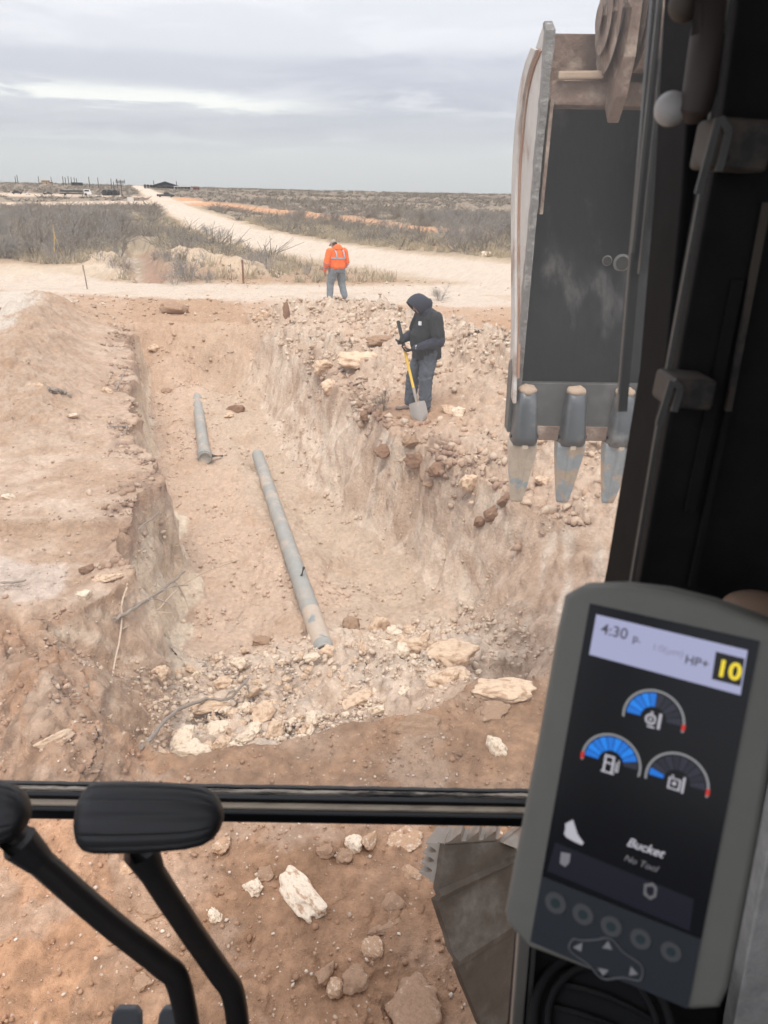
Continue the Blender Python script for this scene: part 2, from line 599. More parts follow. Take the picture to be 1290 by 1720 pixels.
    h = h + ss(27, 29, y) * wild * (np.abs(pn2(x * 1.6, y * 1.6)) * .22 + np.abs(pn2(x * 4, y * 4)) * .10 - .10)
    M['redband'] = cover(x, y, REDBAND, .5, 1.2)
    # roads and pads
    rd = np.maximum(cover(x, y, ROAD_MAIN), cover(x, y, ROAD_CROSS))
    pad = cover(x, y, PAD)
    wt = cover(x, y, WHITE_TRACK, wob=.5)
    fr = np.maximum(cover(x, y, ROAD_FAR, .3, 1.5), .8 * cover(x, y, YARD, .4, 2.5))
    hard = np.maximum(np.maximum(rd, pad), np.maximum(wt * .5, fr))
    # the notch dug on beyond the road
    dn, (wn,) = seg_dist(x, y, NOTCH)
    dn = dn + (pn2(x * .9, y * .9) * .35 + pn2(x * 2.3, y * 2.3) * .2) * ss(27, 29, y)
    nt_ = 1 - ss(.55, 1.15, dn / wn)
    h = h - nt_ * .55 * ss(28.4, 29.6, y)
    M['notch'], M['dnotch'] = nt_, dn
    # open country: a low rise that carries the horizon, higher on the left
    a = x / np.maximum(y, 1)
    top = np.interp(a, [-.52, -.42, -.30, -.22, -.12, 0, .2], [6.35, 6.1, 5.6, 5.1, 4.45, 4.0, 3.75])
    h = h + ss(90, 640, y) * top * (1 - ss(700, 1300, y) * 1.5)
    open_ = ss(26, 45, y)
    h = h + (1 - hard) * open_ * (fb2(x * .11, y * .11, 3) * .14 + fb2(x * .02, y * .02, 2) * .35 * ss(60, 200, y))
    h = h + (1 - .75 * hard) * (fb2(x * 1.4, y * 1.4, 2) * .022)
    rut = pn2(x * .35 + y * .1, y * 2.6) * .02 + pn2(x * 1.2, y * 6) * .01
    h = h + np.maximum(rd, pad) * rut * near
    fine = (1 - ss(9, 16, y))
    h = h + fine * (fb2(x * 6, y * 6, 3, .55) * .015) + (1 - ss(5, 9, y)) * (fb2(x * 26, y * 26, 3, .6) * .0055)
    M.update(pit=pit, s=s, dep=dep, tl=tl, tr=tr, out_r=out_r, out_l=out_l, inside=inside, heap=heap, road=rd, pad=pad, wt=wt, far_road=fr, hard=hard, open=open_, man=man, near=near, farm=far, gentle=gentle, a=a)
    return h, M


def H(x, y):
    return survey(np.atleast_1d(x), np.atleast_1d(y))[0]


def hit(px, py, far=1500.0):
    """Where the line of sight through a pixel of the photograph meets the ground."""
    d = ray(px, py)
    t = np.geomspace(1.5, far, 900)
    P = EYE + t[:, None] * d
    below = P[:, 2] < H(P[:, 0], P[:, 1])
    if not below.any():
        return Vector(P[-1])
    i = max(int(np.argmax(below)), 1)
    t = np.linspace(t[i - 1], t[i], 40)
    P = EYE + t[:, None] * d
    below = P[:, 2] < H(P[:, 0], P[:, 1])
    return Vector(P[int(np.argmax(below)) if below.any() else -1])


def mixv(c, col, m):
    return c + (np.asarray(col) - c) * np.clip(m, 0, 1)[..., None]


def soil_colour(x, y, h, M):
    n1 = fb2(x * .9 + 5, y * .9, 4)
    n2 = fb2(x * 3.3, y * 3.3 + 11, 4)
    n3 = fb2(x * 12, y * 12, 3)
    c = np.broadcast_to(BROWN, x.shape + (3,)).copy()
    # ground under and beside the machine: red-brown, dusted
    c = mixv(c, RED, (1 - ss(4.8, 6.0, y)) * .9)
    c = mixv(c, TAN, ss(-.1, .7, n1) * .45 * (1 - ss(5, 7, y)))
    # left bank plateau
    lb = (M['out_l'] > 0) * ss(5.0, 5.6, y) * M['near']
    c = mixv(c, TAN, lb * (.75 + .5 * n2))
    c = mixv(c, BROWN, lb * ss(-.15, .5, n1 + .3 * n2) * .62)
    c = mixv(c, (.60, .47, .36), lb * ss(.1, .6, pn2(x * .8 + 40, y * 3.2) + .4 * n2) * .5)
    wp = np.exp(-(((x + 3.3) / .95) ** 2 + ((y - 5.95 + .25 * (x + 3.3)) / .42) ** 2))
    c = mixv(c, (.61, .50, .42), ss(.40, .75, wp + .3 * n2) * .75)
    c = mixv(c, BROWN, ss(6.4, 6.95, y) * (1 - ss(6.98, 7.1, y)) * (M['out_l'] > 0) * .7)
    c = mixv(c, BROWN * .95, M['h2'] * .8 * (.75 + n2))
    c = mixv(c, (.44, .25, .145), np.maximum(M['h3'], (1 - ss(4.6, 5.2, y)) * (M['out_l'] > 0)) * .85)
    # right bank
    rbk = (M['out_r'] > 0) * ss(4.6, 6, y) * M['near']
    c = mixv(c, TAN, rbk * .8)
    c = mixv(c, PALE, np.maximum(M['h0'], M['h1'] * .8) * rbk * ss(-.35, .35, n2 + .4 * n1) * .85)
    c = mixv(c, BROWN, np.maximum(M['h0'], .4 * rbk) * ss(.05, .55, n1 * .6 + n2 * .7 - .1) * .6)
    c = mixv(c, (.45, .27, .165), np.clip(M['man'] * 1.5, 0, 1) * .85 * (M['out_r'] > 0))
    c = mixv(c, (.45, .24, .13), ss(.5, 1.2, x - 1.5) * ss(15, 17, y) * (1 - ss(20, 22.5, y)) * .85)
    # trench floor and walls
    pit, ins = M['pit'], M['inside']
    c = mixv(c, TAN * 1.02, ins * .95)
    c = mixv(c, GREY * 1.04, ins * ss(.0, .5, x - np.interp(y, *RB) + 1.5 + .3 * n1) * (y > 6.5) * .8)
    c = mixv(c, BROWN, ins * ss(.15, .6, n1 + .3 * n2) * .4)
    c = mixv(c, (.74, .59, .46), M['rub'] * (.75 + .4 * n2))
    c = mixv(c, BROWN * 1.05, M['rub'] * ss(.0, .5, n2 + .5 * n3) * .55)
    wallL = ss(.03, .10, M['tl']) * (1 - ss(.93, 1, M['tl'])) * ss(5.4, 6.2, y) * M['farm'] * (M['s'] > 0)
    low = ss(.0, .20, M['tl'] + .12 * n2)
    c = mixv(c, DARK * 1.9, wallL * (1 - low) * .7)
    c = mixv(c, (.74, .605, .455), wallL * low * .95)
    nearL = ss(.02, .1, M['tl']) * (1 - ss(.9, 1, M['tl'])) * (1 - ss(5.2, 5.9, y)) * (M['s'] > 0)
    st = pn2((x + y) * 1.2, (x - y) * 7)
    c = mixv(c, BROWN * .95, nearL * .8)
    c = mixv(c, PALE, nearL * ss(.05, .5, st + .3 * n3) * .7)
    wallR = ss(.0, .05, M['tr']) * (1 - ss(.95, 1, M['tr'])) * (M['s'] > .1) * M['farm']
    stR = pn2(x * 1.1 + h * 6, y * 1.3 - h * 3)
    c = mixv(c, TAN, wallR * .9)
    c = mixv(c, (.73, .585, .455), wallR * ss(-.6, .1, stR + .4 * n2) * ss(7, 8.2, y) * .9)
    c = mixv(c, (.78, .66, .53), wallR * ss(.12, .5, np.abs(M['scrape'])) * .55)
    c = mixv(c, BROWN, wallR * ss(.3, .6, fb2(x * 1.3 + 90, y * 1.3, 3)) * .45)
    c = mixv(c, BROWN * .95, wallR * (1 - ss(6.8, 8, y)) * ss(-.3, .35, pn2((x * .8 + y) * 1.3, (x - y * .6) * 5) + .25 * n2) * .55)
    c = mixv(c, (.55, .42, .315), wallR * ss(.55, .85, M['tr']) * .3)
    # dark topsoil crust along both rims
    crR = np.exp(-((M['out_r'] - .10) / .36) ** 2) * ss(7.0, 7.6, y) * (1 - ss(13, 17, y)) 
    c = mixv(c, DARK * 1.25, crR * ss(-.25, .45, n2 + .6 * n1) * .85)
    crL = np.exp(-((M['out_l'] - .12) / .26) ** 2) * ss(6.0, 6.8, y) * (1 - ss(17, 20, y))
    c = mixv(c, DARK * 1.3, crL * ss(-.25, .4, n2 + .5 * n1) * .85)
    # chunks carry their own colour: pale caliche in brown fines
    ck = np.clip(M['blk2'] * .9 + M['blk5'] + .7 * M['blk12'], 0, 1) * np.clip(M['heap'] + M['rub'] * .7, 0, 1)
    c = mixv(c, (.63, .51, .40), ck * .95 * (1 - .8 * crR))
    c = mixv(c, BROWN * .9, np.clip(M['heap'], 0, 1) * ss(.55, .9, M['heap']) * (ck < .05) * .35)
    # between the trench and the road
    fb_ = ss(17.5, 19.5, y) * M['near'] * (M['h0'] < .4)
    c = mixv(c, BROWN * 1.1, fb_ * .6 * (1 - M['road']))
    # open country
    op = M['open'] * (1 - M['hard'])
    c = mixv(c, SCRUB, op * .92)
    tn = fb2(x * .16, y * .16 + 30, 4)
    c = mixv(c, (.43, .335, .225), op * ss(0.0, .5, tn) * .85)
    c = mixv(c, ORANGE, op * ss(.42, .62, fb2(x * .05 + 9, y * .035, 3)) * .6)
    vf = ss(110, 260, y)
    c = mixv(c, (.19, .155, .125), op * vf * .75)
    c = mixv(c, (.33, .245, .17), op * vf * ss(.15, .5, fb2(x * .02, y * .008, 3)) * .6)
    rb = M['redband']
    c = mixv(c, (.58, .31, .17), rb * .95)
    rl = cover(x, y, REDLEFT, .5, 1.5)
    c = mixv(c, (.52, .29, .165), rl * .8)
    sp = np.maximum(M['h5'], M['h6'])
    c = mixv(c, (.56, .42, .29), ss(.25, .6, sp + .2 * tn) * .95)
    side = x - np.interp(y, [p[1] for p in NOTCH], [p[0] for p in NOTCH]) + .25 * n2
    nz_ = np.exp(-(side / .9) ** 2) * ss(28.6, 29.6, y) * (1 - ss(46, 52, y))
    c = mixv(c, (.36, .21, .15), nz_ * ss(-.1, .3, side) * .85)
    c = mixv(c, (.60, .50, .42), nz_ * (1 - ss(-.25, .05, side)) * ss(-.1, .4, n1 + n2) * .8)
    v = ss(.25, .95, np.maximum(M['road'], M['far_road']))
    streak = pn2(x * .25, y * 2.2) + .5 * pn2(x * .8, y * 5)
    c = mixv(c, ROADC, v * .97)
    c = mixv(c, (.58, .47, .36), v * ss(.0, .7, streak + .4 * n1) * .6 * M['near'])
    c = mixv(c, BROWN * 1.1, v * ss(.25, .7, n1 + .3 * n2) * .45 * ss(20, 22, y) * M['near'])
    c = mixv(c, (.60, .45, .33), M['far_road'] * .7)
    c = mixv(c, (.62, .49, .365), ss(.3, .8, M['pad']) * .95)
    c = mixv(c, (.62, .54, .45), ss(.3, .8, M['wt'] + .3 * n2) * .85 * (M['out_l'] > .8))
    shoulder = np.clip(M['road'] * (1 - M['road']) * 4, 0, 1) * ss(25, 30, y)
    c = mixv(c, (.48, .36, .24), shoulder * .5)
    nr_ = (1 - ss(4, 7, y))
    c = c * (1 + (.12 + .08 * nr_) * n3 + (.07 + .10 * nr_) * n2)[..., None]
    c = mixv(c, TAN * .8, nr_ * ss(.25, .6, fb2(x * 2.1 + 70, y * 2.1, 4)) * .55)
    c = mixv(c, RED * .72, nr_ * ss(.2, .6, fb2(x * 4.5, y * 4.5 + 70, 3)) * .5)
    return np.clip(c, .02, .85)


def build_ground():
    r1 = np.exp(np.arange(0, math.log(31 / 3.9), .0031)) * 3.9 - 3.0
    r2 = np.exp(np.arange(math.log(31.0), math.log(1900.0), .021)) - 3.0
    ys = np.concatenate([r1, r2 + .06])
    t0 = np.linspace(-.66, .52, 660)
    ts = np.concatenate([[-2.2, -1.5, -1.1, -.9, -.78], t0, [.6, .72, .9, 1.2, 1.7]])
    X = ts[None, :] * (ys[:, None] + 3.0)
    Y = np.repeat(ys[:, None], len(ts), 1)
    X = X - .16 * np.clip(Y - 4, 0, 20) * np.exp(-(np.abs(ts[None, :]) / .6) ** 4)
    h, M = survey(X, Y)
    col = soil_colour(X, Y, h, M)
    V = np.stack([X, Y, h], -1)
    # crumbly relief along the surface normal: walls get real overhangs and pits
    nr = int(np.searchsorted(ys, 26))
    sub = V[:nr]
    gx = np.gradient(sub, axis=1)
    gy = np.gradient(sub, axis=0)
    n = np.cross(gx, gy)
    n /= np.linalg.norm(n, axis=-1, keepdims=True) + 1e-9
    steep = 1 - np.abs(n[..., 2])
    wgt = .25 + 1.25 * np.clip(steep, 0, .8) + .8 * M['heap'][:nr] + .5 * M['rub'][:nr]
    q = sub.reshape(-1, 3)
    q2 = q * np.array([1, 1, 1.0])
    d = (pn3(q2 * 1.7 + 3) * .07 + np.abs(pn3(q2 * 2.9)) * .08 + np.abs(pn3(q2 * 6.3 + 4)) * .05 + np.abs(pn3(q2 * 13 + 2)) * .022 + pn3(q2 * 24 + 9) * .008 - .045).reshape(sub.shape[:2])
    edge = (ss(0, .04, 1) * np.ones_like(d))
    V[:nr] = sub + n * (d * wgt * edge * (1 - ss(22, 26, Y[:nr])))[..., None]
    R, C = X.shape
    idx = np.arange(R * C).reshape(R, C)
    Fc = np.stack([idx[:-1, :-1], idx[:-1, 1:], idx[1:, 1:], idx[1:, :-1]], -1).reshape(-1, 4)
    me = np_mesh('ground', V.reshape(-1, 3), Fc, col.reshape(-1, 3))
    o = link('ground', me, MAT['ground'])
    tag(o, 'dusty red and tan dirt ground with an excavated trench and gravel roads', None, None, 'structure')
    return o


def ground_material():
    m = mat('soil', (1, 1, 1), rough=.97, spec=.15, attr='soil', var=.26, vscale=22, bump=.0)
    nt = m.node_tree
    N, L = nt.nodes, nt.links
    b = N['Principled BSDF']
    tc = N.new('ShaderNodeTexCoord').outputs['Object']
    h = None
    for sc, w in ((9, .05), (34, .026), (110, .013)):
        n = N.new('ShaderNodeTexNoise')
        n.inputs['Scale'].default_value = sc
        n.inputs['Detail'].default_value = 5
        n.inputs['Roughness'].default_value = .62
        L.new(tc, n.inputs['Vector'])
        k = N.new('ShaderNodeMath')
        k.operation = 'MULTIPLY_ADD'
        L.new(n.outputs[0], k.inputs[0])
        k.inputs[1].default_value = w
        if h is None:
            k.inputs[2].default_value = 0
        else:
            L.new(h, k.inputs[2])
        h = k.outputs[0]
    bp = N.new('ShaderNodeBump')
    bp.inputs['Strength'].default_value = .75
    bp.inputs['Distance'].default_value = 1.0
    L.new(h, bp.inputs['Height'])
    L.new(bp.outputs[0], b.inputs['Normal'])
    # pale grit and small darker lumps in the soil itself
    vo = N.new('ShaderNodeTexVoronoi')
    vo.inputs['Scale'].default_value = 38
    L.new(tc, vo.inputs['Vector'])
    sepc = N.new('ShaderNodeSeparateColor')
    L.new(vo.outputs['Color'], sepc.inputs[0])
    lt = N.new('ShaderNodeMath'); lt.operation = 'LESS_THAN'
    L.new(vo.outputs['Distance'], lt.inputs[0])
    k = N.new('ShaderNodeMath'); k.operation = 'MULTIPLY'
    L.new(sepc.outputs[0], k.inputs[0]); k.inputs[1].default_value = .30
    L.new(k.outputs[0], lt.inputs[1])
    gate = N.new('ShaderNodeMath'); gate.operation = 'GREATER_THAN'
    L.new(sepc.outputs[1], gate.inputs[0]); gate.inputs[1].default_value = .80
    mm = N.new('ShaderNodeMath'); mm.operation = 'MULTIPLY'
    L.new(lt.outputs[0], mm.inputs[0]); L.new(gate.outputs[0], mm.inputs[1])
    m2 = N.new('ShaderNodeMath'); m2.operation = 'MULTIPLY'
    L.new(mm.outputs[0], m2.inputs[0]); m2.inputs[1].default_value = .45
    src = b.inputs['Base Color'].links[0].from_socket
    mx = N.new('ShaderNodeMix'); mx.data_type = 'RGBA'
    L.new(m2.outputs[0], mx.inputs[0]); L.new(src, mx.inputs[6]); mx.inputs[7].default_value = (.66, .55, .44, 1)
    L.new(mx.outputs[2], b.inputs['Base Color'])
    return m


MAT = {}
MAT['ground'] = ground_material()
MAT['stone'] = mat('loose_stone', (1, 1, 1), rough=.95, spec=.2, attr='soil', var=.15, vscale=30, bump=.5, bscale=60, bdist=.01)
MAT['dusty_rock'] = mat('dusty_rock', (.50, .32, .20), rough=1, spec=.1, col2=(.64, .51, .39), mask=(.52, .62), mscale=2.2, var=.2, vscale=9, bump=.45, bscale=7, bdist=.035)
MAT['caliche'] = mat('caliche_rock', (.72, .53, .37), rough=.95, spec=.1, col2=(.47, .30, .19), mask=(.47, .62), mscale=2.4, var=.18, vscale=9, bump=.45, bscale=7, bdist=.035)
MAT['white_rock'] = mat('white_rock', (.80, .66, .50), rough=.95, spec=.1, col2=(.50, .325, .21), mask=(.50, .64), mscale=2.6, var=.18, vscale=9, bump=.45, bscale=7, bdist=.035)
MAT['clod'] = mat('soil_clod', (.375, .24, .155), rough=1.0, spec=.1, col2=(.55, .40, .29), mask=(.56, .72), mscale=2.5, var=.22, vscale=8, bump=.45, bscale=7, bdist=.04)
MAT['dark_clod'] = mat('topsoil_clod', (.28, .165, .105), rough=1.0, spec=.1, col2=(.48, .34, .25), mask=(.56, .74), mscale=2.5, var=.24, vscale=8, bump=.45, bscale=7, bdist=.04)
build_ground()


# ---------------------------------------------------------------- loose stone
def ico(sub):
    bm = bmesh.new()
    bmesh.ops.create_icosphere(bm, subdivisions=sub, radius=1)
    V = np.array([v.co[:] for v in bm.verts])
    Fc = np.array([[v.index for v in f.verts] for f in bm.faces])
    bm.free()
    return V, Fc


ICO1, ICO2, ICO3 = ico(1), ico(2), ico(4)


def rand_rot(n):
    q = RNG.normal(size=(n, 4))
    q /= np.linalg.norm(q, axis=1, keepdims=True)
    w, x, y, z = q.T
    return np.stack([np.stack([1 - 2 * (y * y + z * z), 2 * (x * y - z * w), 2 * (x * z + y * w)], -1),
                     np.stack([2 * (x * y + z * w), 1 - 2 * (x * x + z * z), 2 * (y * z - x * w)], -1),
                     np.stack([2 * (x * z - y * w), 2 * (y * z + x * w), 1 - 2 * (x * x + y * y)], -1)], 1)


def scatter(name, label, x, y, size, colr, base=ICO1, sink=.25, jag=.28, local=.35):
    """A field of small stones joined into one mesh (nobody could count it)."""
    n = len(x)
    B, Fc = base
    sc = size[:, None] * (1 + .35 * RNG.uniform(-1, 1, (n, 3)))
    sc[:, 2] *= .75
    P = B[None] * (1 + jag * RNG.uniform(-1, 1, (n, len(B), 1)))
    P = P * sc[:, None, :]
    for _ in range(2):                                   # knock two flat faces onto every stone
        cn = RNG.normal(size=(n, 3))
        cn /= np.linalg.norm(cn, axis=1, keepdims=True)
        over = np.einsum('nkj,nj->nk', P, cn) - size[:, None] * RNG.uniform(.25, .7, (n, 1))
        P -= np.maximum(over, 0)[..., None] * .9 * cn[:, None, :]
    P = np.einsum('nij,nkj->nki', rand_rot(n), P)
    P[..., 2] *= .8
    z, M = survey(x, y)
    if local:
        colr = colr * (1 - local) + local * soil_colour(x, y, z, M)
    P += np.stack([x, y, z + size * (.6 - sink)], -1)[:, None, :]
    F2 = (Fc[None] + (np.arange(n) * len(B))[:, None, None]).reshape(-1, 3)
    C = np.repeat(colr, len(B), 0)
    me = np_mesh(name, P.reshape(-1, 3), F2, C)
    return tag(link(name, me, MAT['stone'], smooth=False), label, None, None, 'stuff')


def sample(n, x0, x1, y0, y1, keep):
    """n points in a box, kept with probability keep(x,y,M)."""
    xs, ys, got = [], [], 0
    for _ in range(40):
        x, y = RNG.uniform(x0, x1, n * 2), RNG.uniform(y0, y1, n * 2)
        h, M = survey(x, y)
        k = RNG.uniform(size=n * 2) < keep(x, y, M)
        xs.append(x[k]); ys.append(y[k]); got += k.sum()
        if got >= n:
            break
    return np.concatenate(xs)[:n], np.concatenate(ys)[:n]


def powsize(n, a, b, k=2.6):
    return a + (b - a) * RNG.uniform(size=n) ** k


def tint(n, cols, var=.12):
    c = np.array(cols)[RNG.integers(0, len(cols), n)]
    return np.clip(c * (1 + var * RNG.normal(size=(n, 1))), .03, .85)


def build_stones():
    chips = [(.66, .57, .46), (.72, .64, .54), (.56, .43, .32), (.36, .21, .13)]
    soil = [(.37, .21, .13), (.40, .25, .16), (.33, .18, .11)]
    x, y = sample(9500, -2.6, 2.6, 1.5, 4.6, lambda x, y, M: (M['s'] < .1) * .8 * (.35 + np.clip(fb2(x * 1.2, y * 1.2, 2) + .4, 0, 1)))
    scatter('gravel', 'pale chips scattered over the red dirt in front of the machine', x, y, powsize(len(x), .0018, .013, 5), tint(len(x), chips + soil), local=.3)
    x, y = sample(2600, -2.6, 2.6, 1.5, 4.6, lambda x, y, M: (M['s'] < .1) * .8)
    scatter('dirt_crumbs', 'red dirt crumbs on the ground in front of the machine', x, y, powsize(len(x), .003, .022, 4), tint(len(x), soil), sink=.45, local=.7)
    x, y = sample(6500, -7, -1.2, 3.4, 13, lambda x, y, M: (M['out_l'] > .05) * (.25 + .7 * ss(0, .6, fb2(x * .8, y * .8, 2) + .25)) * (.4 + 4 / y))
    scatter('gravel', 'fine pale gravel and crumbs on the left bank', x, y, powsize(len(x), .003, .024, 6), tint(len(x), chips + soil), sink=.45, local=.65)
    x, y = sample(1500, -3.2, -1.0, 3.3, 6.0, lambda x, y, M: ((M['h3'] > .25) | (M['gentle'] > .5) * (M['tl'] > 0.02) * (M['tl'] < .95)) * 1.0)
    scatter('dirt_crumbs', 'lumpy red crumbs on the berm at the near left', x, y, powsize(len(x), .003, .026, 5), tint(len(x), soil + chips[:1]), sink=.45, local=.5)
    x, y = sample(9000, -5, 5, 6.3, 21, lambda x, y, M: np.clip(M['heap'] * 1.3, 0, 1) * (M['out_r'] > -.1) * (M['pit'] < .25))
    scatter('rubble', 'broken pale caliche rubble heaped on the right bank', x, y, powsize(len(x), .006, .07, 4.2), tint(len(x), [(.62, .49, .37), (.66, .55, .43), (.52, .38, .27), (.45, .29, .19), (.58, .45, .33)]), sink=.45, jag=.45, local=.4)
    x, y = sample(150, -4, 4.5, 6.8, 20, lambda x, y, M: np.clip(M['heap'] * 1.2, 0, 1) * (M['out_r'] > .1) * (M['pit'] < .1))
    scatter('rubble', 'larger caliche chunks in the heap on the right bank', x, y, powsize(len(x), .06, .15, 2.4), tint(len(x), [(.64, .52, .40), (.66, .55, .43), (.50, .35, .25)]), base=ICO2, sink=.75, jag=.22, local=.55)
    x, y = sample(5000, -2.2, 1.4, 3.6, 7.6, lambda x, y, M: np.clip(M['rub'] * 1.3, 0, 1))
    scatter('rubble', 'pale rubble filling the near end of the trench', x, y, powsize(len(x), .003, .040, 4.5), tint(len(x), [(.66, .54, .42), (.74, .60, .45), (.62, .46, .33)]), sink=.5, local=.6)
    x, y = sample(4200, -1.8, 1.0, 3.6, 5.4, lambda x, y, M: np.clip(M['rub'] * 1.3, 0, 1) * (1 - ss(.8, 1.6, M['s'])))
    scatter('rubble', 'fine pale rubble at the front edge of the heap in the trench', x, y, powsize(len(x), .003, .024, 3.0), tint(len(x), [(.66, .53, .41), (.74, .60, .46), (.55, .40, .28), (.42, .26, .17)]), sink=.45, local=.35)
    x, y = sample(5200, -6.5, 1.2, 6.5, 19.5, lambda x, y, M: M['inside'] * (M['pit'] > .85) * (.12 + ss(-.05, .5, fb2(x * .9 + 3, y * .9, 3))))
    scatter('gravel', 'small stones on the trench floor', x, y, powsize(len(x), .004, .042, 6), tint(len(x), [(.60, .45, .33), (.64, .51, .39), (.50, .35, .25)]), sink=.45, local=.7)
    x, y = sample(1800, -6.6, 1.2, 3.7, 19, lambda x, y, M: (((M['tr'] > .02) & (M['tr'] < .95)) | ((M['tl'] > .02) & (M['tl'] < .9))) * (M['s'] > .2) * .9)
    scatter('gravel', 'crumbs caught on the trench walls', x, y, powsize(len(x), .005, .03, 4), tint(len(x), [(.58, .44, .32), (.62, .50, .38), (.40, .25, .16)]))
    x, y = sample(1100, -6, 2.4, 6.4, 17, lambda x, y, M: ss(-.25, .3, fb2(x * 1.6, y * 1.6, 2)) * np.exp(-((M['out_r'] - .05) / .3) ** 2) * (M['tr'] < .3) * (y > 7) * (1 - ss(12, 16, y)))
    scatter('clods', 'dark topsoil clods crumbling along the right rim of the trench', x, y, powsize(len(x), .006, .075, 4.5), tint(len(x), [(.30, .185, .125), (.35, .225, .155), (.27, .165, .115), (.50, .37, .27)]), sink=.5, jag=.45, local=.4)
    x, y = sample(700, -7, -2, 6, 19, lambda x, y, M: ss(-.25, .3, fb2(x * 1.6, y * 1.6, 2)) * np.exp(-((M['out_l'] - .08) / .25) ** 2) * (M['tl'] < .5))
    scatter('clods', 'dark topsoil clods along the left rim of the trench', x, y, powsize(len(x), .010, .06, 3), tint(len(x), [(.30, .185, .125), (.36, .23, .16), (.50, .38, .28)]), sink=.5, jag=.45, local=.4)
    x, y = sample(2600, -10, 5, 18.5, 31, lambda x, y, M: .05 + .7 * (1 - M['road']))
    scatter('gravel', 'gravel on and beside the cross road', x, y, powsize(len(x), .012, .07, 5), tint(len(x), [(.62, .52, .41), (.48, .33, .22), (.55, .42, .30)]))


build_stones()

_protos = {}


def rock_mesh(seed, cuts=6, rough=.22):
    key = seed
    if key in _protos:
        return _protos[key]
    r = np.random.default_rng(100 + seed)
    V, Fc = ICO3
    P = V * (1 + .22 * pn3(V * 1.1 + seed * 3.7)[:, None])
    for _ in range(cuts):
        n = r.normal(size=3)
        n /= np.linalg.norm(n)
        d = r.uniform(.45, .8)
        over = P @ n - d
        P = P - np.where(over > 0, over * .92, 0)[:, None] * n
    P = P * (1 + rough * pn3(P * 2.7 + seed)[:, None] + rough * .5 * np.abs(pn3(P * 6 + seed))[:, None] + rough * .22 * pn3(P * 14)[:, None])
    me = np_mesh('rock', P, Fc)
    _protos[key] = me
    return me


_rk = {}


def rock(seed, loc, size, mt, rot=0.0, tilt=(0, 0), name='rock'):
    key = (seed, mt)
    if key not in _rk:
        me = rock_mesh(seed).copy()
        me.materials.append(MAT[mt])
        me.polygons.foreach_set('use_smooth', np.ones(len(me.polygons), bool))
        _rk[key] = me
    o = bpy.data.objects.new(name, _rk[key])
    COL.objects.link(o)
    o.location = loc
    o.scale = size
    o.rotation_euler = (tilt[0], tilt[1], rot)
    return o


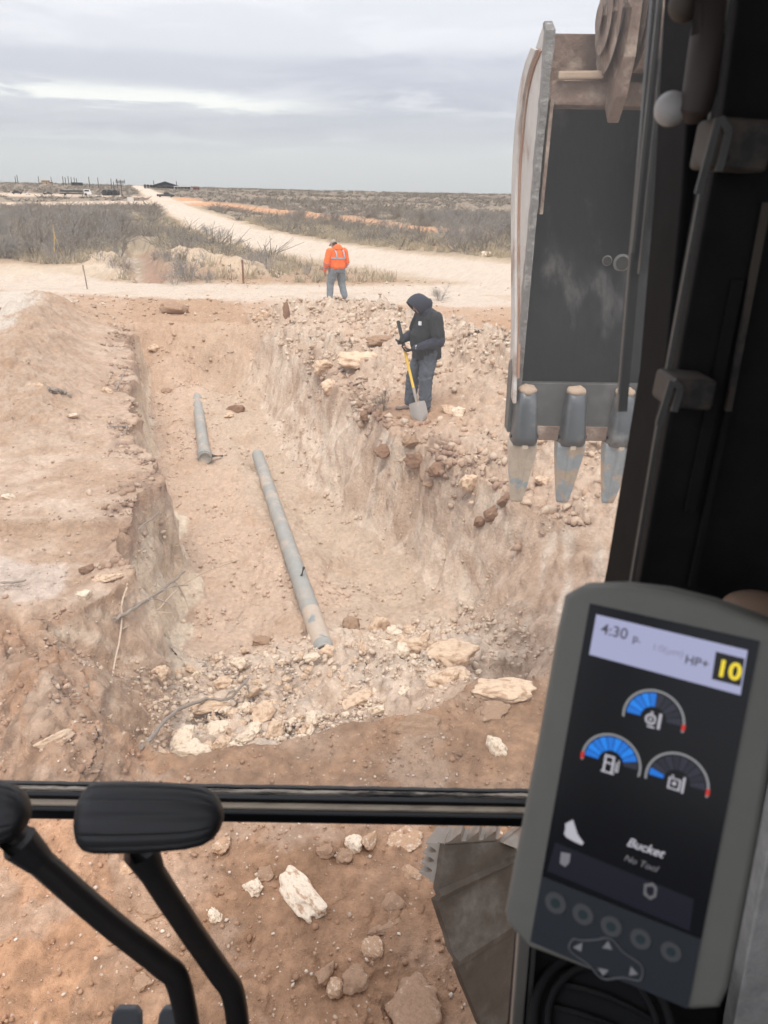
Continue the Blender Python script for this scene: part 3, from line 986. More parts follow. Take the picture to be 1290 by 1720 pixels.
def build_rocks():
    # px, py of the rock's middle in the photograph, half sizes in metres, material, yaw, label
    R = [
        (505, 1500, (.085, .165, .065), 'white_rock', .55, 75, 'large chalky white elongated rock lying in the red dirt below the window bar'),
        (425, 1491, (.045, .05, .03), 'white_rock', .3, 5, 'small white rounded rock just left of the large elongated white rock'),
        (362, 1538, (.035, .05, .03), 'white_rock', .6, 6, 'chalk white pebble close to the bent part of the inner travel lever'),
        (212, 1456, (.05, .07, .025), 'dusty_rock', 1.0, 2, 'jagged pale stone in the dirt between the two travel levers'),
        (545, 1432, (.05, .05, .04), 'clod', .2, 1, 'brown rounded clod, leftmost of the row under the window bar'),
        (577, 1438, (.05, .045, .04), 'clod', 1.2, 4, 'brown clod touching the pale lump in the row under the window bar'),
        (595, 1421, (.045, .05, .045), 'white_rock', .9, 7, 'pale crumbly lump between brown clods under the window bar'),
        (622, 1412, (.035, .07, .04), 'dusty_rock', -.3, 8, 'upright tan stone at the right end of the clod row under the bar'),
        (660, 1518, (.075, .08, .05), 'clod', .5, 9, 'angular brown rock with pale edges left of the crawler track'),
        (648, 1558, (.10, .025, .015), 'clod', .45, 10, 'long thin brown shard lying below the angular brown rock'),
        (625, 1594, (.045, .06, .02), 'dusty_rock', .4, 11, 'flat pale chip below the thin brown shard'),
        (593, 1647, (.065, .055, .04), 'clod', .7, 12, 'smooth brown stone near the bottom middle of the ground'),
        (564, 1657, (.04, .05, .04), 'dusty_rock', .1, 13, 'broken pale stone beside the smooth brown stone'),
        (544, 1638, (.04, .06, .035), 'clod', -.4, 14, 'brown stone just above the broken pale stone'),
        (250, 1534, (.075, .055, .02), 'clod', .2, 15, 'flat brown slab half buried between the travel levers'),
        (700, 1690, (.12, .13, .06), 'clod', .9, 16, 'big half buried brown rock beside the foot of the track'),
        (680, 1412, (.09, .08, .015), 'dusty_rock', .2, 17, 'flat pale tan patch of rock right below the bar near the track'),
        (370, 1420, (.05, .05, .035), 'dusty_rock', .2, 18, 'rounded tan stone right of the inner lever grip'),
        (240, 1650, (.04, .05, .03), 'clod', .2, 19, 'dark brown pebble between the levers near the pedals'),
        (445, 1470, (.05, .05, .025), 'clod', .9, 20, 'dull brown stone above the large elongated white rock'),
        (690, 1470, (.06, .05, .03), 'dusty_rock', .3, 21, 'pinkish tan stone against the left side of the track'),
        (830, 1261, (.065, .08, .07), 'white_rock', .3, 22, 'clean white rock alone on red dirt beside the monitor'),
        (757, 1113, (.26, .15, .10), 'caliche', -.12, 23, 'large pale slab tilted over the dark hollow in the rubble'),
        (752, 1143, (.19, .13, .08), 'caliche', .25, 24, 'pale block tucked under the large tilted slab'),
        (832, 1167, (.24, .12, .06), 'caliche', .05, 25, 'flat white slab lying on the red edge right of the hollow'),
        (827, 1203, (.13, .09, .06), 'clod', .2, 26, 'reddish flat rock under the flat white slab'),
        (700, 1222, (.15, .11, .08), 'clod', .4, 27, 'brown embedded boulder in the dirt below the rubble'),
        (633, 1197, (.08, .05, .05), 'white_rock', .3, 28, 'whitish stone on the rubble slope above the embedded boulder'),
        (640, 1056, (.14, .11, .11), 'caliche', .8, 29, 'blocky pale chunk on the crest of the rubble mound'),
        (590, 1056, (.10, .10, .10), 'clod', .2, 30, 'brown chunk just behind the lower end of the near pipe'),
        (660, 1062, (.06, .06, .06), 'white_rock', .4, 31, 'white nodule right of the blocky chunk on the mound'),
        (700, 1088, (.12, .07, .06), 'caliche', .2, 32, 'oblong pale stone behind the large tilted slab'),
        (555, 1098, (.11, .08, .06), 'caliche', .3, 33, 'pale rounded stone right of the buried pipe end'),
        (440, 1078, (.13, .09, .06), 'clod', .1, 34, 'low tan lump of earth left of the buried pipe end'),
        (378, 1152, (.10, .07, .06), 'caliche', .3, 35, 'pale boulder at the top of the white rubble pocket'),
        (350, 1190, (.19, .06, .05), 'caliche', .4, 36, 'long pale rock beside the grey stick in the rubble'),
        (320, 1268, (.13, .10, .07), 'white_rock', .1, 37, 'whitish block at the lower left corner of the rubble pocket'),
        (440, 1205, (.12, .10, .07), 'caliche', .8, 38, 'squat pale boulder at the right edge of the rubble pocket'),
        (600, 1180, (.14, .12, .06), 'caliche', .8, 39, 'broad smooth tan face of rock below the rubble mound'),
        (142, 1003, (.07, .05, .045), 'white_rock', .2, 40, 'white stone at the front edge of the left bank'),
        (178, 973, (.13, .07, .04), 'caliche', .1, 41, 'flat pale slab at the rim of the left bank'),
        (147, 960, (.07, .06, .06), 'dark_clod', .1, 42, 'dark clod behind the flat slab on the left bank'),
        (84, 1248, (.13, .05, .04), 'caliche', .6, 43, 'elongated pale stone on the red berm at the far left'),
        (180, 660, (.10, .08, .07), 'caliche', .1, 44, 'pale stone among the dark clods on the left rim'),
        (122, 700, (.09, .07, .04), 'white_rock', .4, 45, 'small white stone lying in the middle of the left bank'),
        (14, 838, (.08, .05, .04), 'white_rock', .4, 46, 'white stone at the left edge of the bank'),
        (58, 650, (.12, .09, .05), 'caliche', .4, 47, 'pale stone at the foot of the left berm'),
        (295, 526, (.42, .24, .24), 'clod', .1, 48, 'rounded brown mound of clods beside the cross road'),
        (258, 588, (.16, .12, .12), 'caliche', .5, 49, 'pale chunk at the far left corner of the trench'),
        (395, 692, (.20, .16, .12), 'dark_clod', .6, 50, 'dark clump of clods right of the far pipe'),
        (386, 700, (.15, .12, .06), 'caliche', .9, 51, 'pale flat stone under the dark clump near the far pipe'),
        (280, 660, (.16, .13, .08), 'clod', .3, 52, 'grey brown lump left of the far pipe'),
        (440, 535, (.25, .15, .14), 'caliche', .3, 53, 'pale knob of rock at the far right corner of the trench'),
        (482, 527, (.09, .09, .20), 'dark_clod', .3, 54, 'dark upright stump of earth on the heap behind the trench'),
        (640, 575, (.36, .25, .10), 'clod', .2, 55, 'dark ledge of earth jutting from the heap left of the shovel'),
        (600, 610, (.35, .28, .16), 'caliche', .2, 56, 'pale block in the heap left of the hooded worker'),
        (542, 622, (.22, .18, .14), 'caliche', .5, 57, 'large pale chunk on the trench edge left of the hooded worker'),
        (555, 655, (.18, .15, .12), 'caliche', .8, 58, 'pale cobble at the left end of the dark rim'),
        (770, 697, (.14, .10, .08), 'white_rock', .8, 59, 'pale stone on the ground just right of the worker'),
        (757, 690, (.14, .10, .08), 'caliche', .1, 60, 'tan stone between the worker and the heap'),
        (700, 777, (.18, .14, .11), 'dark_clod', .1, 61, 'dark clod overhanging the trench below the worker'),
        (735, 790, (.19, .13, .10), 'dark_clod', .7, 62, 'dark flat clod right of the overhanging clod'),
        (726, 812, (.12, .09, .05), 'clod', .4, 63, 'brown stone in the hollow under the dark clods'),
        (790, 815, (.13, .10, .10), 'caliche', .4, 64, 'pale boulder on the rim left of the bucket teeth'),
        (828, 866, (.13, .10, .09), 'dark_clod', .4, 65, 'dark red clod under the leftmost bucket tooth'),
        (850, 845, (.12, .10, .09), 'dark_clod', 1.1, 66, 'dark angular clod beside the tip of the leftmost tooth'),
        (805, 880, (.10, .09, .08), 'dark_clod', .9, 67, 'lowest dark clod on the crumbling right rim'),
        (915, 815, (.13, .11, .09), 'caliche', .9, 68, 'pale block seen between the first two bucket teeth'),
        (650, 760, (.16, .12, .09), 'dark_clod', .3, 69, 'dark clod on the rim, farther left below the worker'),
        (616, 700, (.14, .11, .09), 'dark_clod', .5, 70, 'dark clod at the corner of the flat patch by the rim'),
        (690, 745, (.13, .10, .09), 'clod', .2, 71, 'brown clod just above the overhanging dark clod'),
        (818, 430, (.35, .25, .18), 'white_rock', .2, 72, 'white rock lying in the brush beyond the road'),
    ]
    for i, (px, py, sz, mt, rz, seed, label) in enumerate(R):
        p = hit(px, py)
        tilt = (random.uniform(-.15, .15), random.uniform(-.15, .15))
        if seed == 23:
            p, tilt = p + Vector((0, 0, .05)), (.1, -.06)
        o = rock(seed, p + Vector((0, 0, sz[2] * (.35 if p.y > 4 else .12))), sz, mt, rz, tilt)
        tag(o, label, 'clod' if 'clod' in mt and 'clod' in label else 'rock', 'single rocks and clods on the ground')
    # the white pocket of rubble in the near corner of the trench, stone by stone
    x, y = sample(150, -1.9, 1.0, 3.75, 6.6, lambda x, y, M: np.clip(M['rub'] * 1.2, 0, 1) * (.3 + 1.2 * np.exp(-(((x + 1.0) / .6) ** 2 + ((y - 4.5) / .7) ** 2))))
    z = H(x, y)
    for i in range(len(x)):
        s = .028 + .06 * random.random() ** 2.5
        o = rock(i % 9 + 1, (x[i], y[i], z[i] + s * .3), (s * random.uniform(.8, 1.4), s * random.uniform(.7, 1.1), s * random.uniform(.6, .9)),
                 'caliche' if i % 3 else 'white_rock', random.uniform(0, 6.28), (random.uniform(-.5, .5), random.uniform(-.5, .5)))
        tag(o, 'one of the pale stones piled in the near end of the trench', 'rock', 'pale stones in the near rubble')


build_rocks()


# ---------------------------------------------------------------- pipes and sticks
MAT['pipe'] = mat('pipe_steel', (.33, .32, .29), rough=.8, var=.15, vscale=9, col2=(.54, .42, .32), mask=(.48, .70), mscale=2.6, bump=.15, bscale=40)
MAT['pipe_dusty'] = mat('pipe_dusty', (.50, .40, .31), rough=.95, col2=(.25, .27, .27), mask=(.58, .66), mscale=5, var=.1)
MAT['dark_hole'] = mat('dark_bore', (.05, .045, .04), rough=.9)
MAT['stick'] = mat('dead_wood', (.30, .245, .20), rough=.95, var=.2, vscale=30)
MAT['stick_pale'] = mat('pale_root', (.56, .43, .31), rough=.95, var=.2, vscale=30)


def pipe(name, a, b, r, label):
    a, b = Vector(a), Vector(b)
    root = tag(empty(name, a), label, 'pipe', 'steel pipes in the trench')
    d = (b - a)
    x, y, dn = frame(d)
    bm = bmesh.new()
    n = 28
    pts = [(0, r - .012), (0, r), (d.length, r), (d.length, r - .012)]
    ns = 24
    prof = [(.25, r - .014), (0.0, r - .014), (0.0, r)] + [(d.length * k / ns, r) for k in range(1, ns + 1)] + [(d.length, r - .014), (d.length - .25, r - .014)]
    rings = []
    for s, rr in prof:
        sag = Vector((0, 0, -.02 * math.sin(math.pi * min(max(s / d.length, 0), 1))))
        rings.append([bm.verts.new(dn * s + sag + (x * math.cos(2 * math.pi * k / n) + y * math.sin(2 * math.pi * k / n)) * rr) for k in range(n)])
    for r0, r1 in zip(rings, rings[1:]):
        for k in range(n):
            bm.faces.new((r0[k], r0[(k + 1) % n], r1[(k + 1) % n], r1[k]))
    bm_obj('barrel', bm, MAT['pipe'], root, smooth=True)
    for s in (.25, d.length - .25):
        bm = bmesh.new()
        bmesh.ops.create_circle(bm, cap_ends=True, radius=r - .015, segments=20, matrix=Matrix.Translation(dn * s) @ dn.to_track_quat('Z', 'Y').to_matrix().to_4x4())
        bm_obj('bore_shade', bm, MAT['dark_hole'], root)  # dark disc closing the barrel, its colour stands for the shade inside
    return root, x, y, dn


def build_pipes():
    fl = lambda px, py, z: Vector(EYE + ray(px, py) * ((z - EYE[2]) / ray(px, py)[2]))
    a, b = fl(536, 1068, -1.19), fl(433, 764, -1.335)
    a = a + (a - b).normalized() * .35
    root, x, y, dn = pipe('steel_pipe', a, b, .105, 'long grey pipe on the trench floor with its near end buried in rubble')
    bm = bmesh.new()
    s = 1.62
    add_tube(bm, [dn * s + Vector((0, 0, .06)), dn * s + Vector((.04, 0, .20))], [.022, .018], 8)
    bm_obj('stub', bm, MAT['dark_hole'], root)
    bm = bmesh.new()
    rings = add_tube(bm, [dn * (.05 + k * .1) for k in range(9)], [.107] * 9, 28, cap=False)
    bm_obj('dusty_sleeve', bm, MAT['pipe_dusty'], root, smooth=True)
    a, b = fl(344, 770, -1.32), fl(331, 668, -1.34)
    root, x, y, dn = pipe('steel_pipe', a, b, .11, 'shorter grey pipe with an open near end, farther back on the left')
    bm = bmesh.new()
    add_tube(bm, [dn * .02, dn * .05, dn * .42, dn * .45], [.112, .128, .128, .112], 28, cap=False)
    bm_obj('coupling', bm, MAT['pipe'], root, smooth=True)
    bm = bmesh.new()
    add_tube(bm, [Vector((.1, .15, 0)), Vector((.25, .3, -.05))], [.03, .02], 8)
    bm_obj('bolt', bm, MAT['dark_hole'], root)


build_pipes()


def stick(px, lifts, r0, r1, m, label, name='dead_branch', forks=()):
    pts = [hit(*p) + Vector((0, 0, l)) for p, l in zip(px, lifts)]
    root = tag(empty(name, pts[0]), label, 'stick', 'roots and dead branches around the trench')
    c = bez(pts, 5)
    c = [p - pts[0] + Vector((random.uniform(-1, 1), random.uniform(-1, 1), random.uniform(-1, 1))) * r0 * .6 for p in c]
    bm = bmesh.new()
    add_tube(bm, c, [r0 + (r1 - r0) * i / (len(c) - 1) for i in range(len(c))], 7)
    bm_obj('stem', bm, m, root, smooth=True)
    for i, off in forks:
        k = min(int(i * (len(c) - 1)), len(c) - 1)
        bm = bmesh.new()
        o = Vector(off)
        add_tube(bm, [c[k], c[k] + o * .5 + Vector((0, 0, .03)), c[k] + o], [r1 * 1.2, r1, r1 * .5], 6)
        bm_obj('twig', bm, m, root, smooth=True)


def build_sticks():
    stick([(238, 1262), (290, 1215), (345, 1192), (385, 1190), (420, 1163)], [.02, .08, .10, .10, .14], .016, .010, MAT['stick'], 'crooked grey stick lying across the white rubble pocket', forks=[(.97, (.03, -.05, -.08)), (.7, (.08, .05, .05))])
    stick([(195, 1046), (240, 1032), (282, 1022), (316, 1004)], [.03, .10, .25, .35], .017, .010, MAT['stick'], 'dark dead branch poking over the left trench wall', forks=[(.65, (.25, .1, .02)), (.8, (.12, -.06, -.18)), (.4, (.2, -.05, .0))])
    stick([(205, 1060), (260, 1050), (320, 1028), (405, 1020)], [.02, .12, .40, .62], .013, .006, MAT['stick_pale'], 'long pale root reaching from the left wall over the floor', forks=[(.6, (.1, -.08, -.25)), (.3, (.2, .02, .05))])
    stick([(216, 1008), (207, 1030), (205, 1075), (192, 1135)], [.12, .10, .08, .05], .009, .007, MAT['stick_pale'], 'thin pale root hanging down the left bank')
    stick([(83, 657), (105, 663), (120, 668)], [.03, .05, .03], .04, .02, MAT['stick'], 'short grey branch lying on the left berm')
    stick([(195, 657), (215, 640)], [.03, .2], .015, .008, MAT['stick'], 'small dark twig sticking up by the left rim')
    stick([(180, 720), (212, 722), (205, 735)], [.03, .05, .03], .012, .008, MAT['stick'], 'dark root lying at the left rim of the trench')
    stick([(0, 982), (25, 983), (44, 980)], [.02, .03, .03], .012, .008, MAT['stick'], 'dark root at the left edge below the white patch')
    stick([(143, 1158), (165, 1156)], [.02, .05], .010, .006, MAT['stick'], 'short twig on the slope of the left bank')
    stick([(232, 894), (270, 890)], [.03, .2], .010, .006, MAT['stick'], 'thin root sticking out of the left wall top')


build_sticks()

# ---------------------------------------------------------------- brush
MAT['brush'] = mat('mesquite_bark', (.34, .31, .28), rough=1, spec=.1, var=.25, vscale=2)
MAT['brush_dark'] = mat('dark_brush', (.26, .225, .185), rough=1, spec=.1, var=.3, vscale=1)
MAT['straw'] = mat('dry_grass', (.52, .43, .30), rough=1, spec=.1, var=.3, vscale=3)
MAT['weed'] = mat('dry_weed', (.32, .27, .20), rough=1, spec=.1, var=.3, vscale=3)


def twigs_mesh(segs):
    """segs: array (n, 8) of x0 y0 z0 r0 x1 y1 z1 r1 -> three-sided tapered twigs."""
    s = np.asarray(segs, float)
    a, b = s[:, 0:3], s[:, 4:7]
    d = b - a
    d /= np.linalg.norm(d, axis=1, keepdims=True) + 1e-9
    up = np.where(np.abs(d[:, 2:3]) > .9, np.array([[1., 0, 0]]), np.array([[0., 0, 1]]))
    x = np.cross(d, up)
    x /= np.linalg.norm(x, axis=1, keepdims=True) + 1e-9
    y = np.cross(d, x)
    V = []
    for p, r in ((a, s[:, 3]), (b, s[:, 7])):
        for k in range(3):
            an = 2 * math.pi * k / 3
            V.append(p + (x * math.cos(an) + y * math.sin(an)) * r[:, None])
    V = np.stack(V, 1)
    F = np.array([[0, 1, 4, 3], [1, 2, 5, 4], [2, 0, 3, 5]])
    Fc = (F[None] + (np.arange(len(s)) * 6)[:, None, None]).reshape(-1, 4)
    return V.reshape(-1, 3), Fc


def bush_segs(seed, h=1.7, stems=9, nb=6, nt=6, spread=.75):
    r = np.random.default_rng(seed)
    out = []

    def grow(p, d, ln, rr, lev):
        d = d / np.linalg.norm(d)
        mid = p + d * ln * .55
        d2 = d + r.normal(size=3) * .28 + np.array([0, 0, .08])
        d2 /= np.linalg.norm(d2)
        end = mid + d2 * ln * .5
        out.append([*p, rr, *mid, rr * .8])
        out.append([*mid, rr * .8, *end, rr * .45])
        if lev == 0:
            return
        for _ in range(nb if lev == 2 else nt):
            t = r.uniform(.3, 1)
            q = p + (mid - p) * min(t / .55, 1) + (end - mid) * max(0, (t - .55) / .45)
            dd = d2 + r.normal(size=3) * .62 + np.array([0, 0, .12])
            grow(q, dd, ln * r.uniform(.35, .6), rr * .5, lev - 1)
    for _ in range(stems):
        an = r.uniform(0, 6.283)
        tilt = r.uniform(.1, spread)
        d = np.array([math.cos(an) * tilt, math.sin(an) * tilt, 1.0])
        grow(np.array([math.cos(an) * .12, math.sin(an) * .12, -.1]), d, h * r.uniform(.55, .85), .022, 2)
    return np.array(out)


def build_brush():
    protos = []
    for k in range(8):
        V, Fc = twigs_mesh(bush_segs(k, 1.75, 8 + k % 3, 6, 6, .6 + .12 * (k % 4)))
        me = np_mesh('mesquite_shrub', V, Fc)
        me.materials.append(MAT['brush'] if k % 4 else MAT['brush_dark'])
        protos.append(me)

    def put(x, y, sc, label, group, k=None):
        k = int(RNG.integers(0, 8)) if k is None else k
        o = bpy.data.objects.new('mesquite_shrub', protos[k])
        COL.objects.link(o)
        o.location = (x, y, float(H(x, y)[0]) - .04)
        o.scale = (sc * random.uniform(.95, 1.35), sc * random.uniform(.95, 1.35), sc)
        o.rotation_euler = (0, 0, random.uniform(0, 6.28))
        tag(o, label, 'shrub', group)
        return o

    # those one can tell apart
    for px, py, sc, label in [(318, 473, .62, 'pale leafless shrub growing right beside the pale spoil pile'),
                              (352, 398, .6, 'dark bare little tree standing out at the road edge'),
                              (372, 402, .55, 'small bare shrub right of the dark bare tree'),
                              (385, 405, .3, 'tiny bush by the road right of the bare shrub'),
                              (350, 475, .28, 'tiny shrub at the foot of the pale spoil pile'),
                              (293, 478, .35, 'low shrub growing at the right edge of the dug notch'),
                              (740, 505, .30, 'little dry weed clump beside the road behind the hooded worker'),
                              (640, 690, .22, 'dry weed tuft on the flat patch left of the worker boots'),
                              (640, 408, .75, 'dense grey shrub nearest the road, right of the orange jacket'),
                              (832, 400, .8, 'bleached fallen branches of a shrub beside the bucket edge'),
                              (765, 420, .9, 'straw coloured upright shrub in the right brush'),
                              (450, 448, .42, 'grey shrub at the near end of the wedge between road and spoil')]:
        p = hit(px, py)
        put(p.x, p.y, sc, label, 'shrubs beside the gravel roads')

    for px, py in ((225, 398), (205, 432), (252, 396), (272, 418), (300, 442), (322, 418), (345, 436), (382, 428), (420, 446), (190, 452), (213, 458), (482, 455), (512, 462), (460, 430), (170, 440), (262, 440), (286, 404), (340, 410), (400, 412)):
        p = hit(px, py)
        put(p.x, p.y, random.uniform(.20, .42), 'small grey shrub around the dug notch and spoil across the road', 'shrubs around the notch')

    def ok(x, y, M, dens):
        return (M['hard'] < .12) * (M['notch'] < .1) * (M['dnotch'] > 1.0) * (np.maximum(M['h5'], M['h6']) < .6) * (M['redband'] < .25) * dens
    # left brush: grey thicket between the pad and the far road
    x, y = sample(125, -52, -3.4, 32, 88, lambda x, y, M: ok(x, y, M, (x < -.33 * (y - 33) - 6.8 + 3 * (y < 46)) * (x > -.56 * y) * (.25 + .9 * ss(-.1, .4, fb2(x * .07, y * .07 + 4, 2))) * np.where(y > 60, .6, 1)) * (x < -4))
    for i in range(len(x)):
        put(x[i], y[i], random.uniform(.55, 1.12) * (.42 if x[i] > -.33 * (y[i] - 33) - 10 else 1), 'grey leafless shrub in the thicket left of the gravel road', 'shrubs in the left thicket')
    x, y = sample(145, -12, 26, 44, 120, lambda x, y, M: ok(x, y, M, (x > -.335 * (y - 46) + 3.0) * (x < .20 * y) * (.15 + .95 * ss(-.15, .35, fb2(x * .06 + 4, y * .05, 2))) * np.where(y < 52, .35, 1)))
    for i in range(len(x)):
        put(x[i], y[i], random.uniform(.5, 1.1), 'grey leafless shrub in the brush right of the gravel road', 'shrubs in the right brush')

    # the rest of the brush, out to the horizon, as one mass
    segs = []
    r = np.random.default_rng(11)
    x1, y1 = sample(1700, -90, 60, 40, 150, lambda x, y, M: ok(x, y, M, (np.abs(x) < .62 * y) * (.3 + .7 * ss(-.2, .4, fb2(x * .06, y * .05, 2)))))
    x2, y2 = sample(5600, -420, 260, 130, 660, lambda x, y, M: ok(x, y, M, (np.abs(x) < .62 * y) * (.3 + .7 * ss(-.2, .4, fb2(x * .02, y * .012, 2))) * (150 / y) ** .8))
    for xs, ys, n, rr, hh in ((x1, y1, 34, .028, 1.15), (x2, y2, 12, .11, 1.25)):
        zs = H(xs, ys)
        for i in range(len(xs)):
            sc = r.uniform(.5, 1.15)
            d = r.normal(size=(n, 3)) * np.array([.75, .75, .3])
            d[:, 2] = np.abs(d[:, 2]) + .45
            p = np.stack([xs[i] + r.normal(size=n) * .25 * sc, ys[i] + r.normal(size=n) * .25 * sc, np.full(n, zs[i] - .1)], 1)
            e = p + d * hh * sc * r.uniform(.5, 1.1, (n, 1))
            segs.append(np.concatenate([p, np.full((n, 1), rr), e, np.full((n, 1), rr * .35)], 1))
    V, Fc = twigs_mesh(np.concatenate(segs))
    me = np_mesh('scrub_vegetation', V, Fc)
    tag(link('scrub_vegetation', me, MAT['brush_dark'], smooth=False), 'low grey brown scrub covering the plain out to the horizon', None, None, 'stuff')

    # dry grass and weeds
    for nm, lab, m, cnt, box, dens, hgt, rr in (
            ('dry_grass', 'tan dry grass tufts along the road verges', 'straw', 5500, (-40, 24, 28.5, 95), lambda x, y, M: ok(x, y, M, (np.abs(x) < .6 * y) * (.15 + ss(0, .5, fb2(x * .16, y * .16 + 30, 3)) + .9 * (M['road'] > .005))), .42, .016),
            ('dry_weeds', 'low brown weeds among the shrubs', 'weed', 3200, (-45, 26, 28.5, 95), lambda x, y, M: ok(x, y, M, (np.abs(x) < .6 * y) * .8), .34, .017)):
        x, y = sample(cnt, *box, dens)
        z = H(x, y)
        n = 13
        N = len(x)
        sc = r.uniform(.45, 1.2, (N, 1, 1))
        d = r.normal(size=(N, n, 3)) * .42
        d[..., 2] = 1
        p = np.stack([x, y, z - .03], 1)[:, None, :] + r.normal(size=(N, n, 3)) * np.array([.13, .13, 0]) * sc
        e = p + d * hgt * sc * r.uniform(.5, 1.1, (N, n, 1))
        sg = np.concatenate([p, np.full((N, n, 1), rr), e, np.full((N, n, 1), rr * .3)], 2).reshape(-1, 8)
        V, Fc = twigs_mesh(sg)
        tag(link(nm, np_mesh(nm, V, Fc), MAT[m], smooth=False), lab, None, None, 'stuff')


build_brush()

# ---------------------------------------------------------------- stakes by the road
MAT['rust'] = mat('rusty_steel', (.23, .10, .06), rough=.85, var=.25, vscale=20)
MAT['yellow'] = mat('faded_yellow', (.62, .42, .10), rough=.8, var=.2)
MAT['lath'] = mat('weathered_lath', (.33, .25, .19), rough=.9, var=.2)


def build_stakes():
    def post(px, py, h, w, m, label, name='marker_stake', lean=0.0):
        p = hit(px, py)
        root = tag(empty(name, p), label, 'stake', 'stakes along the road')
        bm = bmesh.new()
        add_tube(bm, [(0, 0, -.1), (lean * .5, 0, h * .5), (lean, 0, h)], [w, w, w * .95], 8)
        bm_obj('post', bm, m, root, smooth=True)
        bm = bmesh.new()
        add_tube(bm, [(lean, 0, h - .16), (lean, 0, h + .012)], [w * 1.12] * 2, 8)
        bm_obj('cap', bm, MAT['lath'], root)
        return root
    post(409, 476, .80, .035, MAT['rust'], 'rusty red steel post at the right end of the pale spoil pile')
    post(389, 474, .62, .016, MAT['lath'], 'thin wooden lath left of the rusty red post')
    post(147, 486, .75, .022, MAT['lath'], 'dark thin stake at the right edge of the dirt pad', lean=-.05)
    p = hit(97, 437)
    root = tag(empty('tripod_marker', p), 'yellow tripod marker with a pointed top at the back of the dirt pad', 'marker')
    for k in range(3):
        an = 2.1 * k + .4
        bm = bmesh.new()
        add_tube(bm, [(math.cos(an) * .32, math.sin(an) * .32, -.05), (0, 0, 1.1)], [.03, .026], 8)
        bm_obj('leg', bm, MAT['yellow'], root)
    bm = bmesh.new()
    add_tube(bm, [(0, 0, 1.05), (0, 0, 1.55)], [.022, .015], 6)
    bm_obj('mast', bm, MAT['yellow'], root)
    bm = bmesh.new()
    add_tube(bm, [(.4, -.3, -.1), (.4, -.3, .5)], [.03, .03], 6)
    bm_obj('foot_stake', bm, MAT['lath'], root)


build_stakes()

# ---------------------------------------------------------------- the yard on the horizon
MAT['pole'] = mat('creosote_pole', (.11, .10, .09), rough=.9)
MAT['barn_roof'] = mat('dark_sheet_roof', (.035, .045, .055), rough=.7, var=.15)
MAT['barn_wall'] = mat('pale_sheet_wall', (.62, .58, .53), rough=.8)
MAT['tan_wall'] = mat('tan_block_wall', (.55, .40, .26), rough=.9, var=.08, vscale=1)
MAT['tank'] = mat('black_tank', (.02, .02, .022), rough=.6)
MAT['truck_dark'] = mat('dark_paint', (.045, .05, .052), rough=.5)
MAT['truck_white'] = mat('white_paint', (.75, .75, .74), rough=.5)
MAT['tyre'] = mat('black_rubber', (.02, .02, .02), rough=.9)
MAT['window'] = mat('dark_window', (.03, .035, .04), rough=.2)
MAT['redroof'] = mat('red_sheet', (.30, .10, .075), rough=.8)


